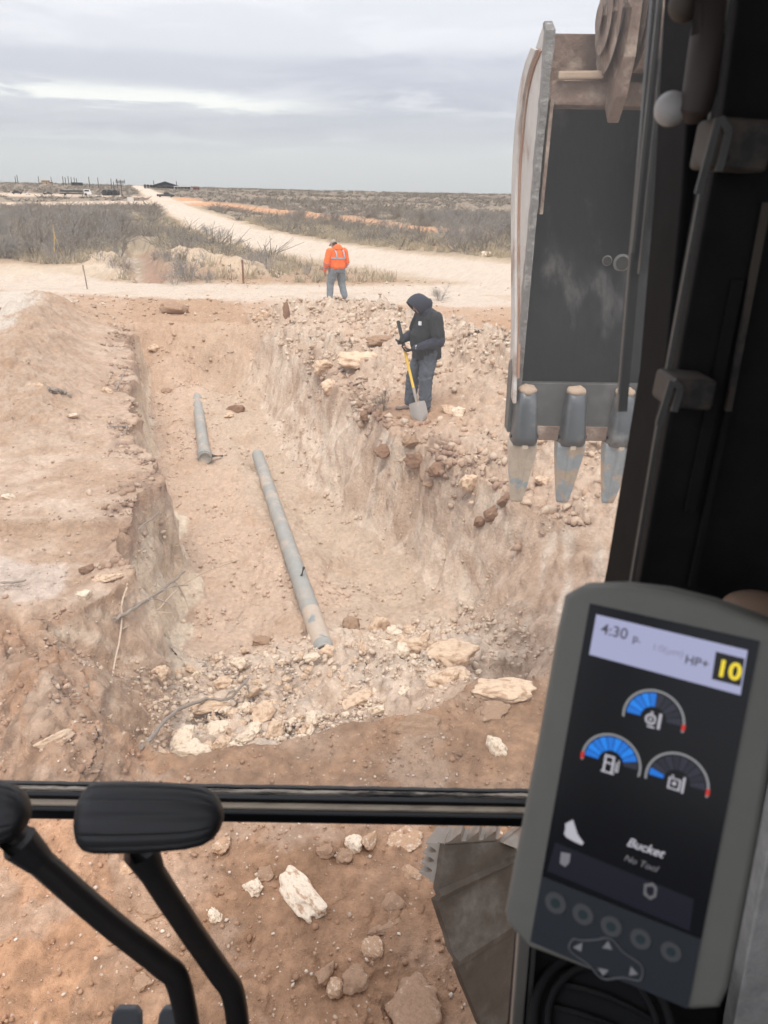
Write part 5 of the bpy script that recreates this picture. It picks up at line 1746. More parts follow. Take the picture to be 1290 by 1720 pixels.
def build_orange_man():
    base = Vector((-1.55, 24.3, float(H(-1.55, 24.3)[0])))
    fwd = Vector((-.55, .84, 0)).normalized()
    root = tag(empty('person', base, (0, 0, math.atan2(fwd.y, fwd.x) - math.pi / 2)), 'person in an orange high visibility jacket and cap walking away with head bowed', 'person')
    hipL, hipR = Vector((-.12, -.02, .92)), Vector((.12, -.02, .92))
    kneeL, kneeR = Vector((-.19, .08, .50)), Vector((.17, .02, .48))
    fL, fR = Vector((-.25, .02, .08)), Vector((.20, -.10, .10))
    shL, shR = Vector((-.25, .0, 1.42)), Vector((.25, .0, 1.42))
    elL, elR = Vector((-.36, -.02, 1.12)), Vector((.34, .0, 1.12))
    wrL, wrR = Vector((-.36, .10, .88)), Vector((.30, .14, .90))
    hc = Vector((-.03, .13, 1.61))
    bm = bmesh.new()
    loft(bm, [(.86, 0, -.02, .18, .14), (1.0, 0, 0, .20, .17), (1.16, 0, .02, .20, .18), (1.30, 0, 0, .21, .16), (1.42, 0, 0, .19, .12), (1.48, 0, .03, .10, .09)])
    capsule(bm, (0, .02, 1.44), .075, hc + Vector((0, -.03, -.05)), .062)
    at, s_, f2, u2 = head(bm, hc, (-.25, 1, 0), .6)
    for sh, el, wr, sd_ in ((shL, elL, wrL, 1), (shR, elR, wrR, -1)):
        limb(bm, [Vector((0, 0, 1.38)) + (sh - Vector((0, 0, 1.38))) * .5, sh, el, wr], [.09, .075, .055, .038])
        hand(bm, wr, (.6 * sd_, .2, 0), (.05 * sd_, .2, -1), sd_, 1.0, .35)
    for hp, kn, ft in ((hipL, kneeL, fL), (hipR, kneeR, fR)):
        limb(bm, [hp, kn, ft], [.11, .08, .058])
        capsule(bm, ft + Vector((0, -.04, -.04)), .04, ft + Vector((0, .16, -.05)), .034)
    meld('body', bm, MAT['skin'], root, .010, 3)
    bm = bmesh.new()
    loft(bm, [(.82, 0, -.02, .20, .18), (.94, 0, -.02, .225, .205), (1.04, 0, -.01, .22, .205)])
    limb(bm, [hipL + Vector((0, 0, -.03)), kneeL, fL + Vector((0, -.01, .03))], [.150, .118, .098])
    limb(bm, [hipR + Vector((0, 0, -.03)), kneeR, fR + Vector((0, -.01, .03))], [.150, .118, .098])
    meld('jeans', bm, MAT['jeans_pale'], root, .012, 3, .02, 11, (1, 1, 1.2))
    bm = bmesh.new()
    for ft in (fL, fR):
        capsule(bm, ft + Vector((0, -.03, .03)), .06, ft + Vector((0, -.04, -.045)), .05)
        capsule(bm, ft + Vector((0, -.04, -.045)), .046, ft + Vector((0, .18, -.055)), .040, flat=(1.15, 1.1, .8))
    meld('boots', bm, MAT['boot'], root, .009, 2)
    bm = bmesh.new()
    loft(bm, [(.93, 0, 0, .245, .225), (.99, 0, 0, .265, .245), (1.12, 0, .02, .27, .245), (1.28, 0, .0, .275, .22), (1.40, 0, -.005, .25, .175), (1.47, 0, .01, .18, .14), (1.52, 0, .03, .12, .11)])
    limb(bm, [Vector((-.16, 0, 1.40)), shL, elL, wrL + Vector((0, 0, .03))], [.11, .112, .098, .07])
    limb(bm, [Vector((.16, 0, 1.40)), shR, elR, wrR + Vector((0, 0, .03))], [.11, .112, .098, .07])
    capsule(bm, (-.09, -.07, 1.50), .085, (.09, -.07, 1.50), .085, flat=(1, 1, .85))
    capsule(bm, (-.05, -.06, 1.55), .075, (.05, -.06, 1.55), .075)
    meld('jacket', bm, MAT['orange'], root, .012, 4, .022, 9)
    # reflective tape: a belt round the chest, two over the shoulders, two on each sleeve
    def band(z, w, ax=0):
        bm = bmesh.new()
        rings = []
        for zz in (z - w / 2, z + w / 2):
            k = np.interp(zz, [1.12, 1.28, 1.40], [0, 1, 2])
            rx = np.interp(zz, [.99, 1.12, 1.28, 1.40], [.274, .279, .284, .26])
            ry = np.interp(zz, [.99, 1.12, 1.28, 1.40], [.254, .254, .23, .185])
            cy = np.interp(zz, [.99, 1.12, 1.28, 1.40], [0, .02, 0, -.005])
            for g in (1.0, ):
                rings.append([Vector((rx * math.cos(2 * math.pi * q / 40), cy + ry * math.sin(2 * math.pi * q / 40), zz)) for q in range(40)])
        inner = [[p * 1 - Vector((p.x, p.y, 0)) * .03 for p in r] for r in rings]
        A, B, C, D = [[bm.verts.new(p) for p in r] for r in (rings[0], rings[1], inner[1], inner[0])]
        for r0, r1 in ((A, B), (B, C), (C, D), (D, A)):
            for q in range(40):
                bm.faces.new((r0[q], r0[(q + 1) % 40], r1[(q + 1) % 40], r1[q]))
        bm_obj('reflective_band', bm, MAT['reflect'], root, smooth=True)
    band(1.24, .05)
    for sx in (-.13, .13):
        bm = bmesh.new()
        pts = [Vector((sx, -.225, 1.27)), Vector((sx, -.215, 1.34)), Vector((sx, -.175, 1.42)), Vector((sx, -.10, 1.485)), Vector((sx, .02, 1.525)), Vector((sx, .12, 1.49))]
        for a, b in zip(pts, pts[1:]):
            add_beam(bm, a, b, .045, .012)
        bm_obj('reflective_band', bm, MAT['reflect'], root)
    for el, wr in ((elL, wrL), (elR, wrR)):
        for t, r in ((.08, .108), (.62, .094)):
            c = el + (wr - el) * t
            d = (wr - el).normalized()
            bm = bmesh.new()
            add_tube(bm, [c - d * .025, c + d * .025], [r, r * .97], 20)
            bm_obj('reflective_band', bm, MAT['reflect'], root, smooth=True)
    # cap with its brim
    bm = bmesh.new()
    m = Matrix((tuple(s_), tuple(f2), tuple(u2))).transposed().to_4x4()
    bmesh.ops.create_icosphere(bm, subdivisions=3, radius=1, matrix=Matrix.Translation(at(-.012, 0, .055)) @ m @ Matrix.Diagonal((.088, .108, .085, 1)))
    pts = []
    for k in range(13):
        an = math.pi * k / 12
        pts.append((at(.07 + .11 * math.sin(an), .075 * math.cos(an), .05), at(.07 + .11 * math.sin(an), .075 * math.cos(an), .06)))
    lo, hi = [bm.verts.new(p[0]) for p in pts], [bm.verts.new(p[1]) for p in pts]
    bm.faces.new(lo); bm.faces.new(hi[::-1])
    for k in range(13):
        q = (k + 1) % 13
        bm.faces.new((lo[q], lo[k], hi[k], hi[q]))
    bm_obj('cap', bm, MAT['cap'], root, smooth=True)
    bm = bmesh.new()
    bmesh.ops.create_icosphere(bm, subdivisions=3, radius=1, matrix=Matrix.Translation(at(-.028, 0, -.005)) @ m @ Matrix.Diagonal((.083, .088, .07, 1)))
    bm_obj('hair', bm, MAT['hair'], root, smooth=True)


build_hooded_man()
build_orange_man()


# ---------------------------------------------------------------- the excavator: bucket
MAT['cab_black'] = mat('cab_black_paint', (.010, .010, .011), rough=.7, var=.4, vscale=14, spec=.10)
MAT['cab_trim'] = mat('cab_trim_plastic', (.016, .0155, .0155), rough=.75, var=.3, vscale=18, bump=.15, bscale=300, spec=.18)
MAT['cab_liner'] = mat('cab_liner', (.10, .10, .098), rough=.9)
MAT['edge_grey'] = mat('edge_and_glint_grey', (.09, .087, .08), rough=.6, var=.35, vscale=14)
MAT['dusty_sill'] = mat('dusty_sill', (.40, .33, .25), rough=.95, col2=(.16, .13, .10), mask=(.50, .70), mscale=22, var=.3, vscale=40, stretch=(.35, 1, 3))
MAT['flaky'] = mat('flaking_seal', (.035, .033, .032), rough=.85, col2=(.50, .43, .35), mask=(.44, .53), mscale=12, bump=.6, bscale=40, stretch=(.3, 2, 3))
MAT['gloss_black'] = mat('gloss_black', (.006, .006, .007), rough=.32, spec=.3)
MAT['bracket'] = mat('dusty_bracket', (.085, .068, .055), rough=.7, col2=(.03, .028, .027), mask=(.5, .65), mscale=14, var=.2)
MAT['white_knob'] = mat('white_knob', (.42, .40, .38), rough=.5, var=.1)
MAT['rubber'] = mat('lever_rubber', (.027, .0265, .0265), rough=.5, bump=.1, bscale=200)
MAT['lever_rod'] = mat('lever_rod', (.034, .030, .027), rough=.36, col2=(.06, .045, .035), mask=(.52, .7), mscale=9)
MAT['bucket_in'] = mat('bucket_inside', (.013, .0135, .014), rough=.7, spec=.15, col2=(.10, .094, .088), mask=(.53, .76), mscale=4.5, var=.4, vscale=16, bump=.3, bscale=9, stretch=(1.4, 1, .5))
MAT['bucket_out'] = mat('bucket_outside', (.56, .525, .48), rough=.6, col2=(.30, .19, .135), mask=(.50, .68), mscale=2.6, var=.18, vscale=7, bump=.2, bscale=18)
MAT['bucket_rust'] = mat('rusty_wear_plate', (.34, .19, .125), rough=.85, col2=(.40, .33, .27), mask=(.5, .66), mscale=6, var=.2)
MAT['bucket_edge'] = mat('chipped_edge', (.22, .205, .19), rough=.5, col2=(.42, .39, .34), mask=(.52, .70), mscale=26, metal=.2, bump=.7, bscale=30, bdist=.02)
MAT['bucket_brown'] = mat('muddy_steel', (.25, .17, .13), rough=.8, col2=(.42, .32, .25), mask=(.47, .62), mscale=7, var=.3, vscale=22, bump=.7, bscale=22, bdist=.02)
MAT['lip'] = mat('lip_plate', (.11, .107, .10), rough=.5, metal=.25, col2=(.16, .15, .14), mask=(.5, .7), mscale=6, var=.2)
MAT['adapter'] = mat('tooth_adapter', (.13, .135, .14), rough=.36, metal=.5, col2=(.32, .31, .295), mask=(.46, .74), mscale=6)
MAT['dry_mud'] = mat('dried_mud', (.50, .37, .27), rough=1, var=.15, vscale=20)
MAT['tooth'] = mat('worn_tooth', (.40, .44, .46), rough=.5, metal=.2, col2=(.60, .48, .36), mask=(.46, .55), mscale=9, var=.2, vscale=25, bump=.4, bscale=40)
MAT['muddy_tooth'] = mat('muddy_tooth', (.60, .49, .375), rough=.95, col2=(.36, .40, .42), mask=(.56, .62), mscale=10, var=.2, vscale=25, bump=.5, bscale=40)
MAT['seal'] = mat('black_seal', (.012, .013, .016), rough=.7, bump=.5, bscale=60)


def smooth_poly(pts, n=5):
    P = [Vector((a, b, 0)) for a, b in pts]
    return [(p.x, p.y) for p in bez(P, n)]


def build_bucket():
    root = tag(empty('digging_bucket', (1.15, 3.7, 3.4)), 'big black excavator bucket hanging open mouth towards the cab with its teeth pointing down', 'bucket')
    O = Vector((1.15, 3.7, 3.4))
    XL, XR = .615, 1.76
    back = [(3.62, 1.98), (3.66, 2.18), (3.74, 2.45), (3.88, 2.72), (4.02, 2.98), (4.10, 3.22), (4.08, 3.46), (3.97, 3.58), (3.80, 3.64)]
    back = smooth_poly(back, 4)
    ex, ey, ez = Vector((0, 1, 0)), Vector((0, 0, 1)), Vector((1, 0, 0))
    outline = back + [(3.66, 3.70), (3.58, 3.69), (3.565, 3.4), (3.585, 2.8), (3.60, 2.2)]
    for nm, x0, m in (('side_plate', XL, MAT['bucket_out']), ('side_plate', XR, MAT['bucket_out'])):
        bm = bmesh.new()
        prism(bm, outline, Vector((x0, 0, 0)) - O, ex, ey, ez, .028)
        bm_obj(nm, bm, m, root, bevel=.004)
    # worn front edge, inside the plate and a little proud of it
    bm = bmesh.new()
    fe = [(3.60, 3.70), (3.55, 3.66), (3.545, 3.4), (3.565, 2.8), (3.58, 2.25), (3.59, 2.0)]
    ring = []
    for i, (y, z) in enumerate(fe):
        w = (.024, .032, .026, .022, .022, .026)[i]
        ring.append([bm.verts.new(Vector((x, yy, z)) - O) for x, yy in ((XL - .004, y), (XL + w, y - .006), (XL + w, y + .05), (XL - .004, y + .05))])
    for a, b in zip(ring, ring[1:]):
        for k in range(4):
            bm.faces.new((a[k], a[(k + 1) % 4], b[(k + 1) % 4], b[k]))
    bm.faces.new(ring[0][::-1]); bm.faces.new(ring[-1])
    bmesh.ops.subdivide_edges(bm, edges=[e for e in bm.edges if e.calc_length() > .2], cuts=24)
    for v in bm.verts:
        c = v.co + O
        v.co.y += float(pn2(c.z * 14, c.x * 40)) * .006
        v.co.x += float(pn2(c.z * 19 + 4, c.y * 30)) * .004
    bm_obj('front_edge', bm, MAT['bucket_edge'], root, smooth=True)
    # rusty wear plate round the outside of the side plate
    bm = bmesh.new()
    off = [(y - .10, z) for y, z in back[6:]]
    pl = [(y + .012, z) for y, z in back[4:]] + [(y - .13, z - .03) for y, z in back[4:]][::-1]
    prism(bm, pl, Vector((XL - .020, 0, 0)) - O, ex, ey, ez, .018)
    bm_obj('wear_plate', bm, MAT['bucket_out'], root, bevel=.003)
    bm = bmesh.new()
    pl = [(y - .10, z - .02) for y, z in back[6:]] + [(y - .17, z - .04) for y, z in back[6:]][::-1]
    prism(bm, pl, Vector((XL - .008, 0, 0)) - O, ex, ey, ez, .010)
    bm_obj('rust_strip', bm, MAT['bucket_rust'], root, bevel=.002)
    # lower corner guard outside
    bm = bmesh.new()
    prism(bm, [(3.60, 1.99), (3.70, 1.99), (3.72, 2.30), (3.64, 2.34), (3.60, 2.28)], Vector((XL - .024, 0, 0)) - O, ex, ey, ez, .022)
    bm_obj('corner_guard', bm, MAT['lip'], root, bevel=.004)
    # curved shell, with thickness
    bm = bmesh.new()
    th = .022
    A, B = [], []
    for i, (y, z) in enumerate(back):
        y0, z0 = back[max(i - 1, 0)]
        y1, z1 = back[min(i + 1, len(back) - 1)]
        t = Vector((0, y1 - y0, z1 - z0)).normalized()
        nrm = Vector((0, -t.z, t.y))
        for L, o in ((A, -.004), (B, -.004 - th)):
            p = Vector((0, y, z)) - Vector((0, nrm.y, nrm.z)) * o * -1 if False else Vector((0, y, z)) + nrm * (-o)
            L.append([bm.verts.new(Vector((x, p.y, p.z)) - O) for x in (XL + .029, XR - .001)])
    for P, flip in ((A, 0), (B, 1)):
        for a, b in zip(P, P[1:]):
            f = (a[0], a[1], b[1], b[0])
            bm.faces.new(f if not flip else f[::-1])
    for a, b in ((A[0], B[0]), (A[-1], B[-1])):
        bm.faces.new((a[0], a[1], b[1], b[0]))
    bm_obj('shell', bm, MAT['bucket_in'], root, smooth=True)
    # torque tube across the top and the plates above it
    bm = bmesh.new()
    add_box(bm, Vector((1.19, 3.66, 3.445)) - O, (XR - XL - .06, .16, .09))
    bm_obj('torque_tube', bm, MAT['bucket_brown'], root, bevel=.012)
    bm = bmesh.new()
    add_box(bm, Vector((1.19, 3.74, 3.585)) - O, (XR - XL - .062, .06, .185))
    bm_obj('top_plate', bm, MAT['bucket_brown'], root, bevel=.006)
    bm = bmesh.new()
    add_beam(bm, Vector((XL + .06, 3.565, 3.505)) - O, Vector((.86, 3.565, 3.51)) - O, .03, .03)
    bm_obj('weld_bead', bm, MAT['dry_mud'], root, bevel=.008)
    bm = bmesh.new()
    add_beam(bm, Vector((XL + .045, 3.575, 3.42)) - O, Vector((XL + .045, 3.60, 2.98)) - O, .014, .05, up=Vector((0, 1, 0)))
    bm_obj('stiffener', bm, MAT['bucket_brown'], root)
    # two hinge ears
    for x in (.885, 1.30):
        bm = bmesh.new()
        prism(bm, [(3.44, 3.42), (3.52, 3.33), (3.60, 3.40), (3.76, 3.50), (3.76, 3.80), (3.62, 3.92), (3.46, 3.90), (3.38, 3.75), (3.385, 3.55)], Vector((x, 0, 0)) - O, ex, ey, ez, .05)
        bm_obj('hinge_ear', bm, MAT['bucket_brown'], root, bevel=.010)
        bm = bmesh.new()
        for r, a, b in ((.20, -.035, -.001), (.13, -.055, -.036), (.055, -.075, -.056)):
            add_tube(bm, [Vector((x + a, 3.535, 3.70)) - O, Vector((x + b, 3.535, 3.70)) - O], [r * .96, r], 32)
        bm_obj('boss', bm, MAT['bucket_brown'], root, smooth=True)
    # lip, adapters and teeth
    bm = bmesh.new()
    add_box(bm, Vector(((XL + XR) / 2 + .01, 3.60, 2.105)) - O, (XR - XL - .03, .035, .27))
    bm_obj('lip_plate', bm, MAT['lip'], root, bevel=.006)
    bm = bmesh.new()
    prism(bm, [(3.575, 1.96), (3.64, 1.945), (3.64, 2.02), (3.578, 2.03)], Vector((XL + .03, 0, 0)) - O, ex, ey, ez, XR - XL - .032)
    bm_obj('cutting_edge', bm, MAT['bucket_brown'], root, bevel=.004)
    for i in range(5):
        xc = .668 + .231 * i
        c = Vector((xc, 3.585, 0)) - O
        prof = [(2.215, .030, .028), (2.195, .044, .050), (2.14, .052, .066), (2.06, .056, .080), (2.00, .062, .088), (1.965, .064, .085), (1.945, .058, .07)]
        bm = bmesh.new()
        rings = []
        for z, w, dp in prof:
            rings.append([bm.verts.new(c + Vector((w * (abs(math.cos(a)) ** .55) * (1 if math.cos(a) > 0 else -1), -dp * (abs(math.sin(a)) ** .6) * (1 if math.sin(a) > 0 else -.75), z))) for a in [2 * math.pi * k / 24 for k in range(24)]])
        for a, b in zip(rings, rings[1:]):
            for k in range(24):
                bm.faces.new((a[k], a[(k + 1) % 24], b[(k + 1) % 24], b[k]))
        bm.faces.new(rings[0][::-1]); bm.faces.new(rings[-1])
        ad = bm_obj('tooth_adapter', bm, MAT['adapter'], root, smooth=True)
        bm = bmesh.new()
        bmesh.ops.create_icosphere(bm, subdivisions=3, radius=1, matrix=Matrix.Translation(c + Vector((0, -.012, 2.205))) @ Matrix.Diagonal((.046, .045, .026, 1)))
        for v in bm.verts:
            v.co += v.normal * float(pn3(np.array([[v.co.x * 40, v.co.y * 40, v.co.z * 40 + i]]))[0]) * .008
        bm_obj('mud_cap', bm, MAT['dry_mud'], ad, smooth=True)
        bm = bmesh.new()
        for sx in (-1, 1):
            add_tube(bm, [c + Vector((sx * .056, -.03, 1.985)), c + Vector((sx * .066, -.03, 1.985))], [.012, .011], 10)
        bm_obj('pin', bm, MAT['seal'], ad, smooth=True)
        # tooth: socket collar, then a blade that narrows to a chisel tip, with a rib down the middle
        bm = bmesh.new()
        prof = [(1.955, .066, .075, .065), (1.935, .068, .078, .066), (1.90, .066, .070, .058), (1.80, .054, .050, .044), (1.70, .041, .032, .028), (1.635, .031, .018, .016), (1.622, .027, .011, .010)]
        rings = []
        for z, w, fr, bk in prof:
            pts = [(-w, -fr * .55), (-w * .30, -fr * .80), (-w * .18, -fr), (w * .18, -fr), (w * .30, -fr * .80), (w, -fr * .55), (w, bk * .6), (w * .7, bk), (-w * .7, bk), (-w, bk * .6)]
            rings.append([bm.verts.new(c + Vector((x, y + (1.955 - z) * .10, z))) for x, y in pts])
        for a, b in zip(rings, rings[1:]):
            for k in range(10):
                bm.faces.new((a[k], a[(k + 1) % 10], b[(k + 1) % 10], b[k]))
        bm.faces.new(rings[0][::-1]); bm.faces.new(rings[-1])
        bm_obj('tooth', bm, MAT['tooth'] if i else MAT['muddy_tooth'], root, bevel=.003)
    # holes in the shell: solid dark discs painted as their shaded insides
    for px, py, r in ((1045, 442, .030), (1020, 438, .018)):
        p = on_y(px, py, 4.0)
        # slide along the sight line until it meets the shell
        d = (p - Vector(EYE)).normalized()
        q = p
        bm = bmesh.new()
        zz = p.z
        yb = float(np.interp(zz, [z for _, z in back[:25]], [y for y, _ in back[:25]])) - .045
        q = Vector(EYE) + d * ((yb) / d.y)
        add_tube(bm, [q - O, q + Vector((0, .03, 0)) - O], [r, r * .9], 16)
        w = bm_obj('hole_shade', bm, MAT['dark_hole'], root)
        bm = bmesh.new()
        n = 20
        for k in range(n):
            a0, a1 = 2 * math.pi * k / n, 2 * math.pi * (k + 1) / n
            vs = [bm.verts.new(q - O + Vector((math.cos(a) * rr, yy, math.sin(a) * rr))) for a, rr, yy in ((a0, r * 1.02, -.004), (a1, r * 1.02, -.004), (a1, r * 1.4, .004), (a0, r * 1.4, .004))]
            bm.faces.new(vs)
        bm_obj('rim', bm, MAT['bucket_edge'], w)
    # the end of the stick and its link, above
    st = tag(empty('stick_end', (1.2, 3.5, 3.75)), 'muddy brown end of the excavator stick and linkage above the bucket', 'excavator arm')
    Q = Vector((1.2, 3.5, 3.75))
    bm = bmesh.new()
    add_tube(bm, [Vector((x, 3.53, 3.70)) - Q for x in (.95, .965, 1.03, 1.04)], [.165, .185, .185, .17], 36)
    bm_obj('collar', bm, MAT['bucket_brown'], st, smooth=True)
    bm = bmesh.new()
    add_tube(bm, [Vector((x, 3.53, 3.70)) - Q for x in (1.041, 1.05, 1.066, 1.075)], [.16, .195, .195, .16], 36)
    bm_obj('seal', bm, MAT['seal'], st, smooth=True)
    bm = bmesh.new()
    add_tube(bm, [Vector((x, 3.53, 3.70)) - Q for x in (1.076, 1.085, 1.26, 1.27)], [.17, .19, .19, .17], 36)
    add_beam(bm, Vector((1.17, 3.56, 3.75)) - Q, Vector((1.17, 4.4, 5.2)) - Q, .18, .34, w2=.3, h2=.6)
    bm_obj('stick', bm, MAT['bucket_brown'], st, smooth=True)
    bm = bmesh.new()
    prism(bm, [(3.45, 3.83), (3.55, 3.78), (3.66, 3.86), (3.70, 4.4), (3.55, 4.6), (3.42, 4.3)], Vector((.80, 0, 0)) - Q, ex, ey, ez, .05)
    bm_obj('link', bm, MAT['bucket_brown'], st, bevel=.012)
    for y, z in ((3.50, 3.86), (3.60, 3.90), (3.53, 3.97)):
        bm = bmesh.new()
        add_tube(bm, [Vector((.775, y, z)) - Q, Vector((.80, y, z)) - Q], [.032, .036], 6)
        bm_obj('bolt', bm, MAT['lip'], st)


build_bucket()

# ---------------------------------------------------------------- the excavator: crawler track
MAT['shoe_worn'] = mat('worn_track_shoe', (.25, .21, .17), rough=.45, metal=.35, col2=(.20, .14, .10), mask=(.52, .66), mscale=9, var=.15, vscale=20, bump=.2, bscale=40)
MAT['shoe_dark'] = mat('dirty_track_shoe', (.074, .057, .042), rough=.8, spec=.2, col2=(.15, .128, .105), mask=(.44, .68), mscale=3.5, var=.22, vscale=10, bump=.25, bscale=24, bdist=.008)


def build_track():
    base = hit(800, 1700)
    root = tag(empty('crawler_track', base), 'dirty steel crawler track curving down at the lower right beside the monitor', 'track')
    Lp = [(746, 1419, 2.08), (731, 1512, 1.97), (765, 1622, 1.90), (815, 1745, 1.87)]
    Rp = [(925, 1302, 2.46), (912, 1402, 2.32), (940, 1512, 2.24), (985, 1630, 2.20)]
    Lq, Rq = [on_y(*p) - base for p in Lp], [on_y(*p) - base for p in Rp]
    pn_ = (Lq[1] - Lq[0]).cross(Rq[1] - Lq[1])

    def on_plate(px, py):
        d_ = Vector(ray(px, py))
        o_ = Vector(EYE) - base
        return o_ + d_ * ((Lq[0] - o_).dot(pn_) / d_.dot(pn_))
    TA, TB = on_plate(834, 1413), on_plate(884, 1437)
    for i in range(3):
        a, b, c, d = Lq[i], Rq[i], Rq[i + 1], Lq[i + 1]
        if i == 0:
            b, c = TA, TB
        n = (b - a).cross(d - a).normalized()
        if n.dot(Vector(EYE) - base - a) < 0:
            n = -n
        s = (d - a).normalized()
        bm = bmesh.new()
        rows = 10
        grid = []
        for r in range(rows + 1):
            t = r / rows
            lift = .004 + .020 * math.exp(-((t - .90) / .05) ** 2) + .012 * math.exp(-((t - .995) / .03) ** 2) + .007 * math.exp(-((t - .05) / .05) ** 2) + .006 * math.sin(math.pi * t)
            grid.append([(a + (d - a) * t) * (1 - u) + (b + (c - b) * t) * u + n * (lift + .004 * float(pn2(u * 9 + i * 7, t * 5))) for u in [k / 14 for k in range(15)]])
        tg = [[bm.verts.new(p) for p in r] for r in grid]
        bg = [[bm.verts.new(p - n * .03) for p in r] for r in grid]
        for r in range(rows):
            for k in range(14):
                bm.faces.new((tg[r][k], tg[r][k + 1], tg[r + 1][k + 1], tg[r + 1][k]))
                bm.faces.new((bg[r][k], bg[r + 1][k], bg[r + 1][k + 1], bg[r][k + 1]))
        for r in range(rows):
            for k in (0, 14):
                bm.faces.new((tg[r][k], tg[r + 1][k], bg[r + 1][k], bg[r][k]))
        for k in range(14):
            for r in (0, rows):
                bm.faces.new((tg[r][k], bg[r][k], bg[r][k + 1], tg[r][k + 1]))
        bm_obj('track_shoe', bm, MAT['shoe_dark'], root, smooth=True)
    # link ends under the plates
    for (p, q, wv, n_b, nm) in (
            (Lq[0] + base, TA + base, Vector((.02, .07, -.01)), 3, 'a'),
            (TA + base + Vector((.006, 0, 0)), TA + base + (TB - TA) * 1.6, Vector((.10, .09, .0)), 3, 'b'),
            (on_y(727, 1482, 2.02), on_y(741, 1416, 2.10), Vector((.05, .11, -.03)), 4, 'c')):
        p, q = p - base, q - base
        d = q - p
        n = wv.cross(d).normalized()
        if nm == 'c':
            out = Vector((-1, -.1, .2))
        else:
            out = Vector((-.1, -.2, 1))
        if n.dot(out) < 0:
            n = -n
        prof = []
        m = n_b * 8
        for k in range(m + 1):
            t = k / m
            ph = (t * n_b) % 1.0
            bump = .046 * max(0, 1 - abs(ph - .5) / .27) ** .55
            prof.append((t, bump))
        bm = bmesh.new()
        T0 = [bm.verts.new(p + d * t + n * (h_ + .012)) for t, h_ in prof]
        T1 = [bm.verts.new(p + d * t + n * (h_ + .012) + wv) for t, h_ in prof]
        B0 = [bm.verts.new(p + d * t - n * .010) for t, _ in prof]
        B1 = [bm.verts.new(p + d * t - n * .010 + wv) for t, _ in prof]
        for k in range(m):
            bm.faces.new((T0[k], T0[k + 1], T1[k + 1], T1[k]))
            bm.faces.new((B0[k + 1], B0[k], B1[k], B1[k + 1]))
            bm.faces.new((T0[k + 1], T0[k], B0[k], B0[k + 1]))
            bm.faces.new((T1[k], T1[k + 1], B1[k + 1], B1[k]))
        for k in (0, m):
            bm.faces.new((T0[k], T1[k], B1[k], B0[k]))
        bm_obj('grouser_shoe', bm, MAT['shoe_worn'], root, bevel=0)
    # the idler wheel and frame that the chain runs round, below and behind the plates
    c = on_y(1000, 1560, 2.4) - base
    ax = (Rq[1] - Lq[1]).normalized()
    bm = bmesh.new()
    add_tube(bm, [c - ax * .1, c + ax * .1], [.30, .30], 32)
    bm_obj('idler_wheel', bm, MAT['shoe_dark'], root, smooth=True)
    bm = bmesh.new()
    add_beam(bm, c + Vector((.15, .1, 0)), c + Vector((1.6, .9, 0)), .35, .35)
    bm_obj('track_frame', bm, MAT['shoe_dark'], root, bevel=.03)


build_track()

# ---------------------------------------------------------------- the cab
def glass_material():
    """Clear pane whose thin body carries a film of dust."""
    m = bpy.data.materials.new('dusty_windscreen')
    m.use_nodes = True
    N, L = m.node_tree.nodes, m.node_tree.links
    N.clear()
    out = N.new('ShaderNodeOutputMaterial')
    t = N.new('ShaderNodeBsdfTransparent')
    t.inputs[0].default_value = (.97, .975, .97, 1)
    L.new(t.outputs[0], out.inputs['Surface'])
    v = N.new('ShaderNodeVolumePrincipled')
    v.inputs['Color'].default_value = (.93, .88, .82, 1)
    v.inputs['Density'].default_value = 33.0
    v.inputs['Anisotropy'].default_value = .35
    L.new(v.outputs[0], out.inputs['Volume'])
    return m


MAT['pane'] = glass_material()


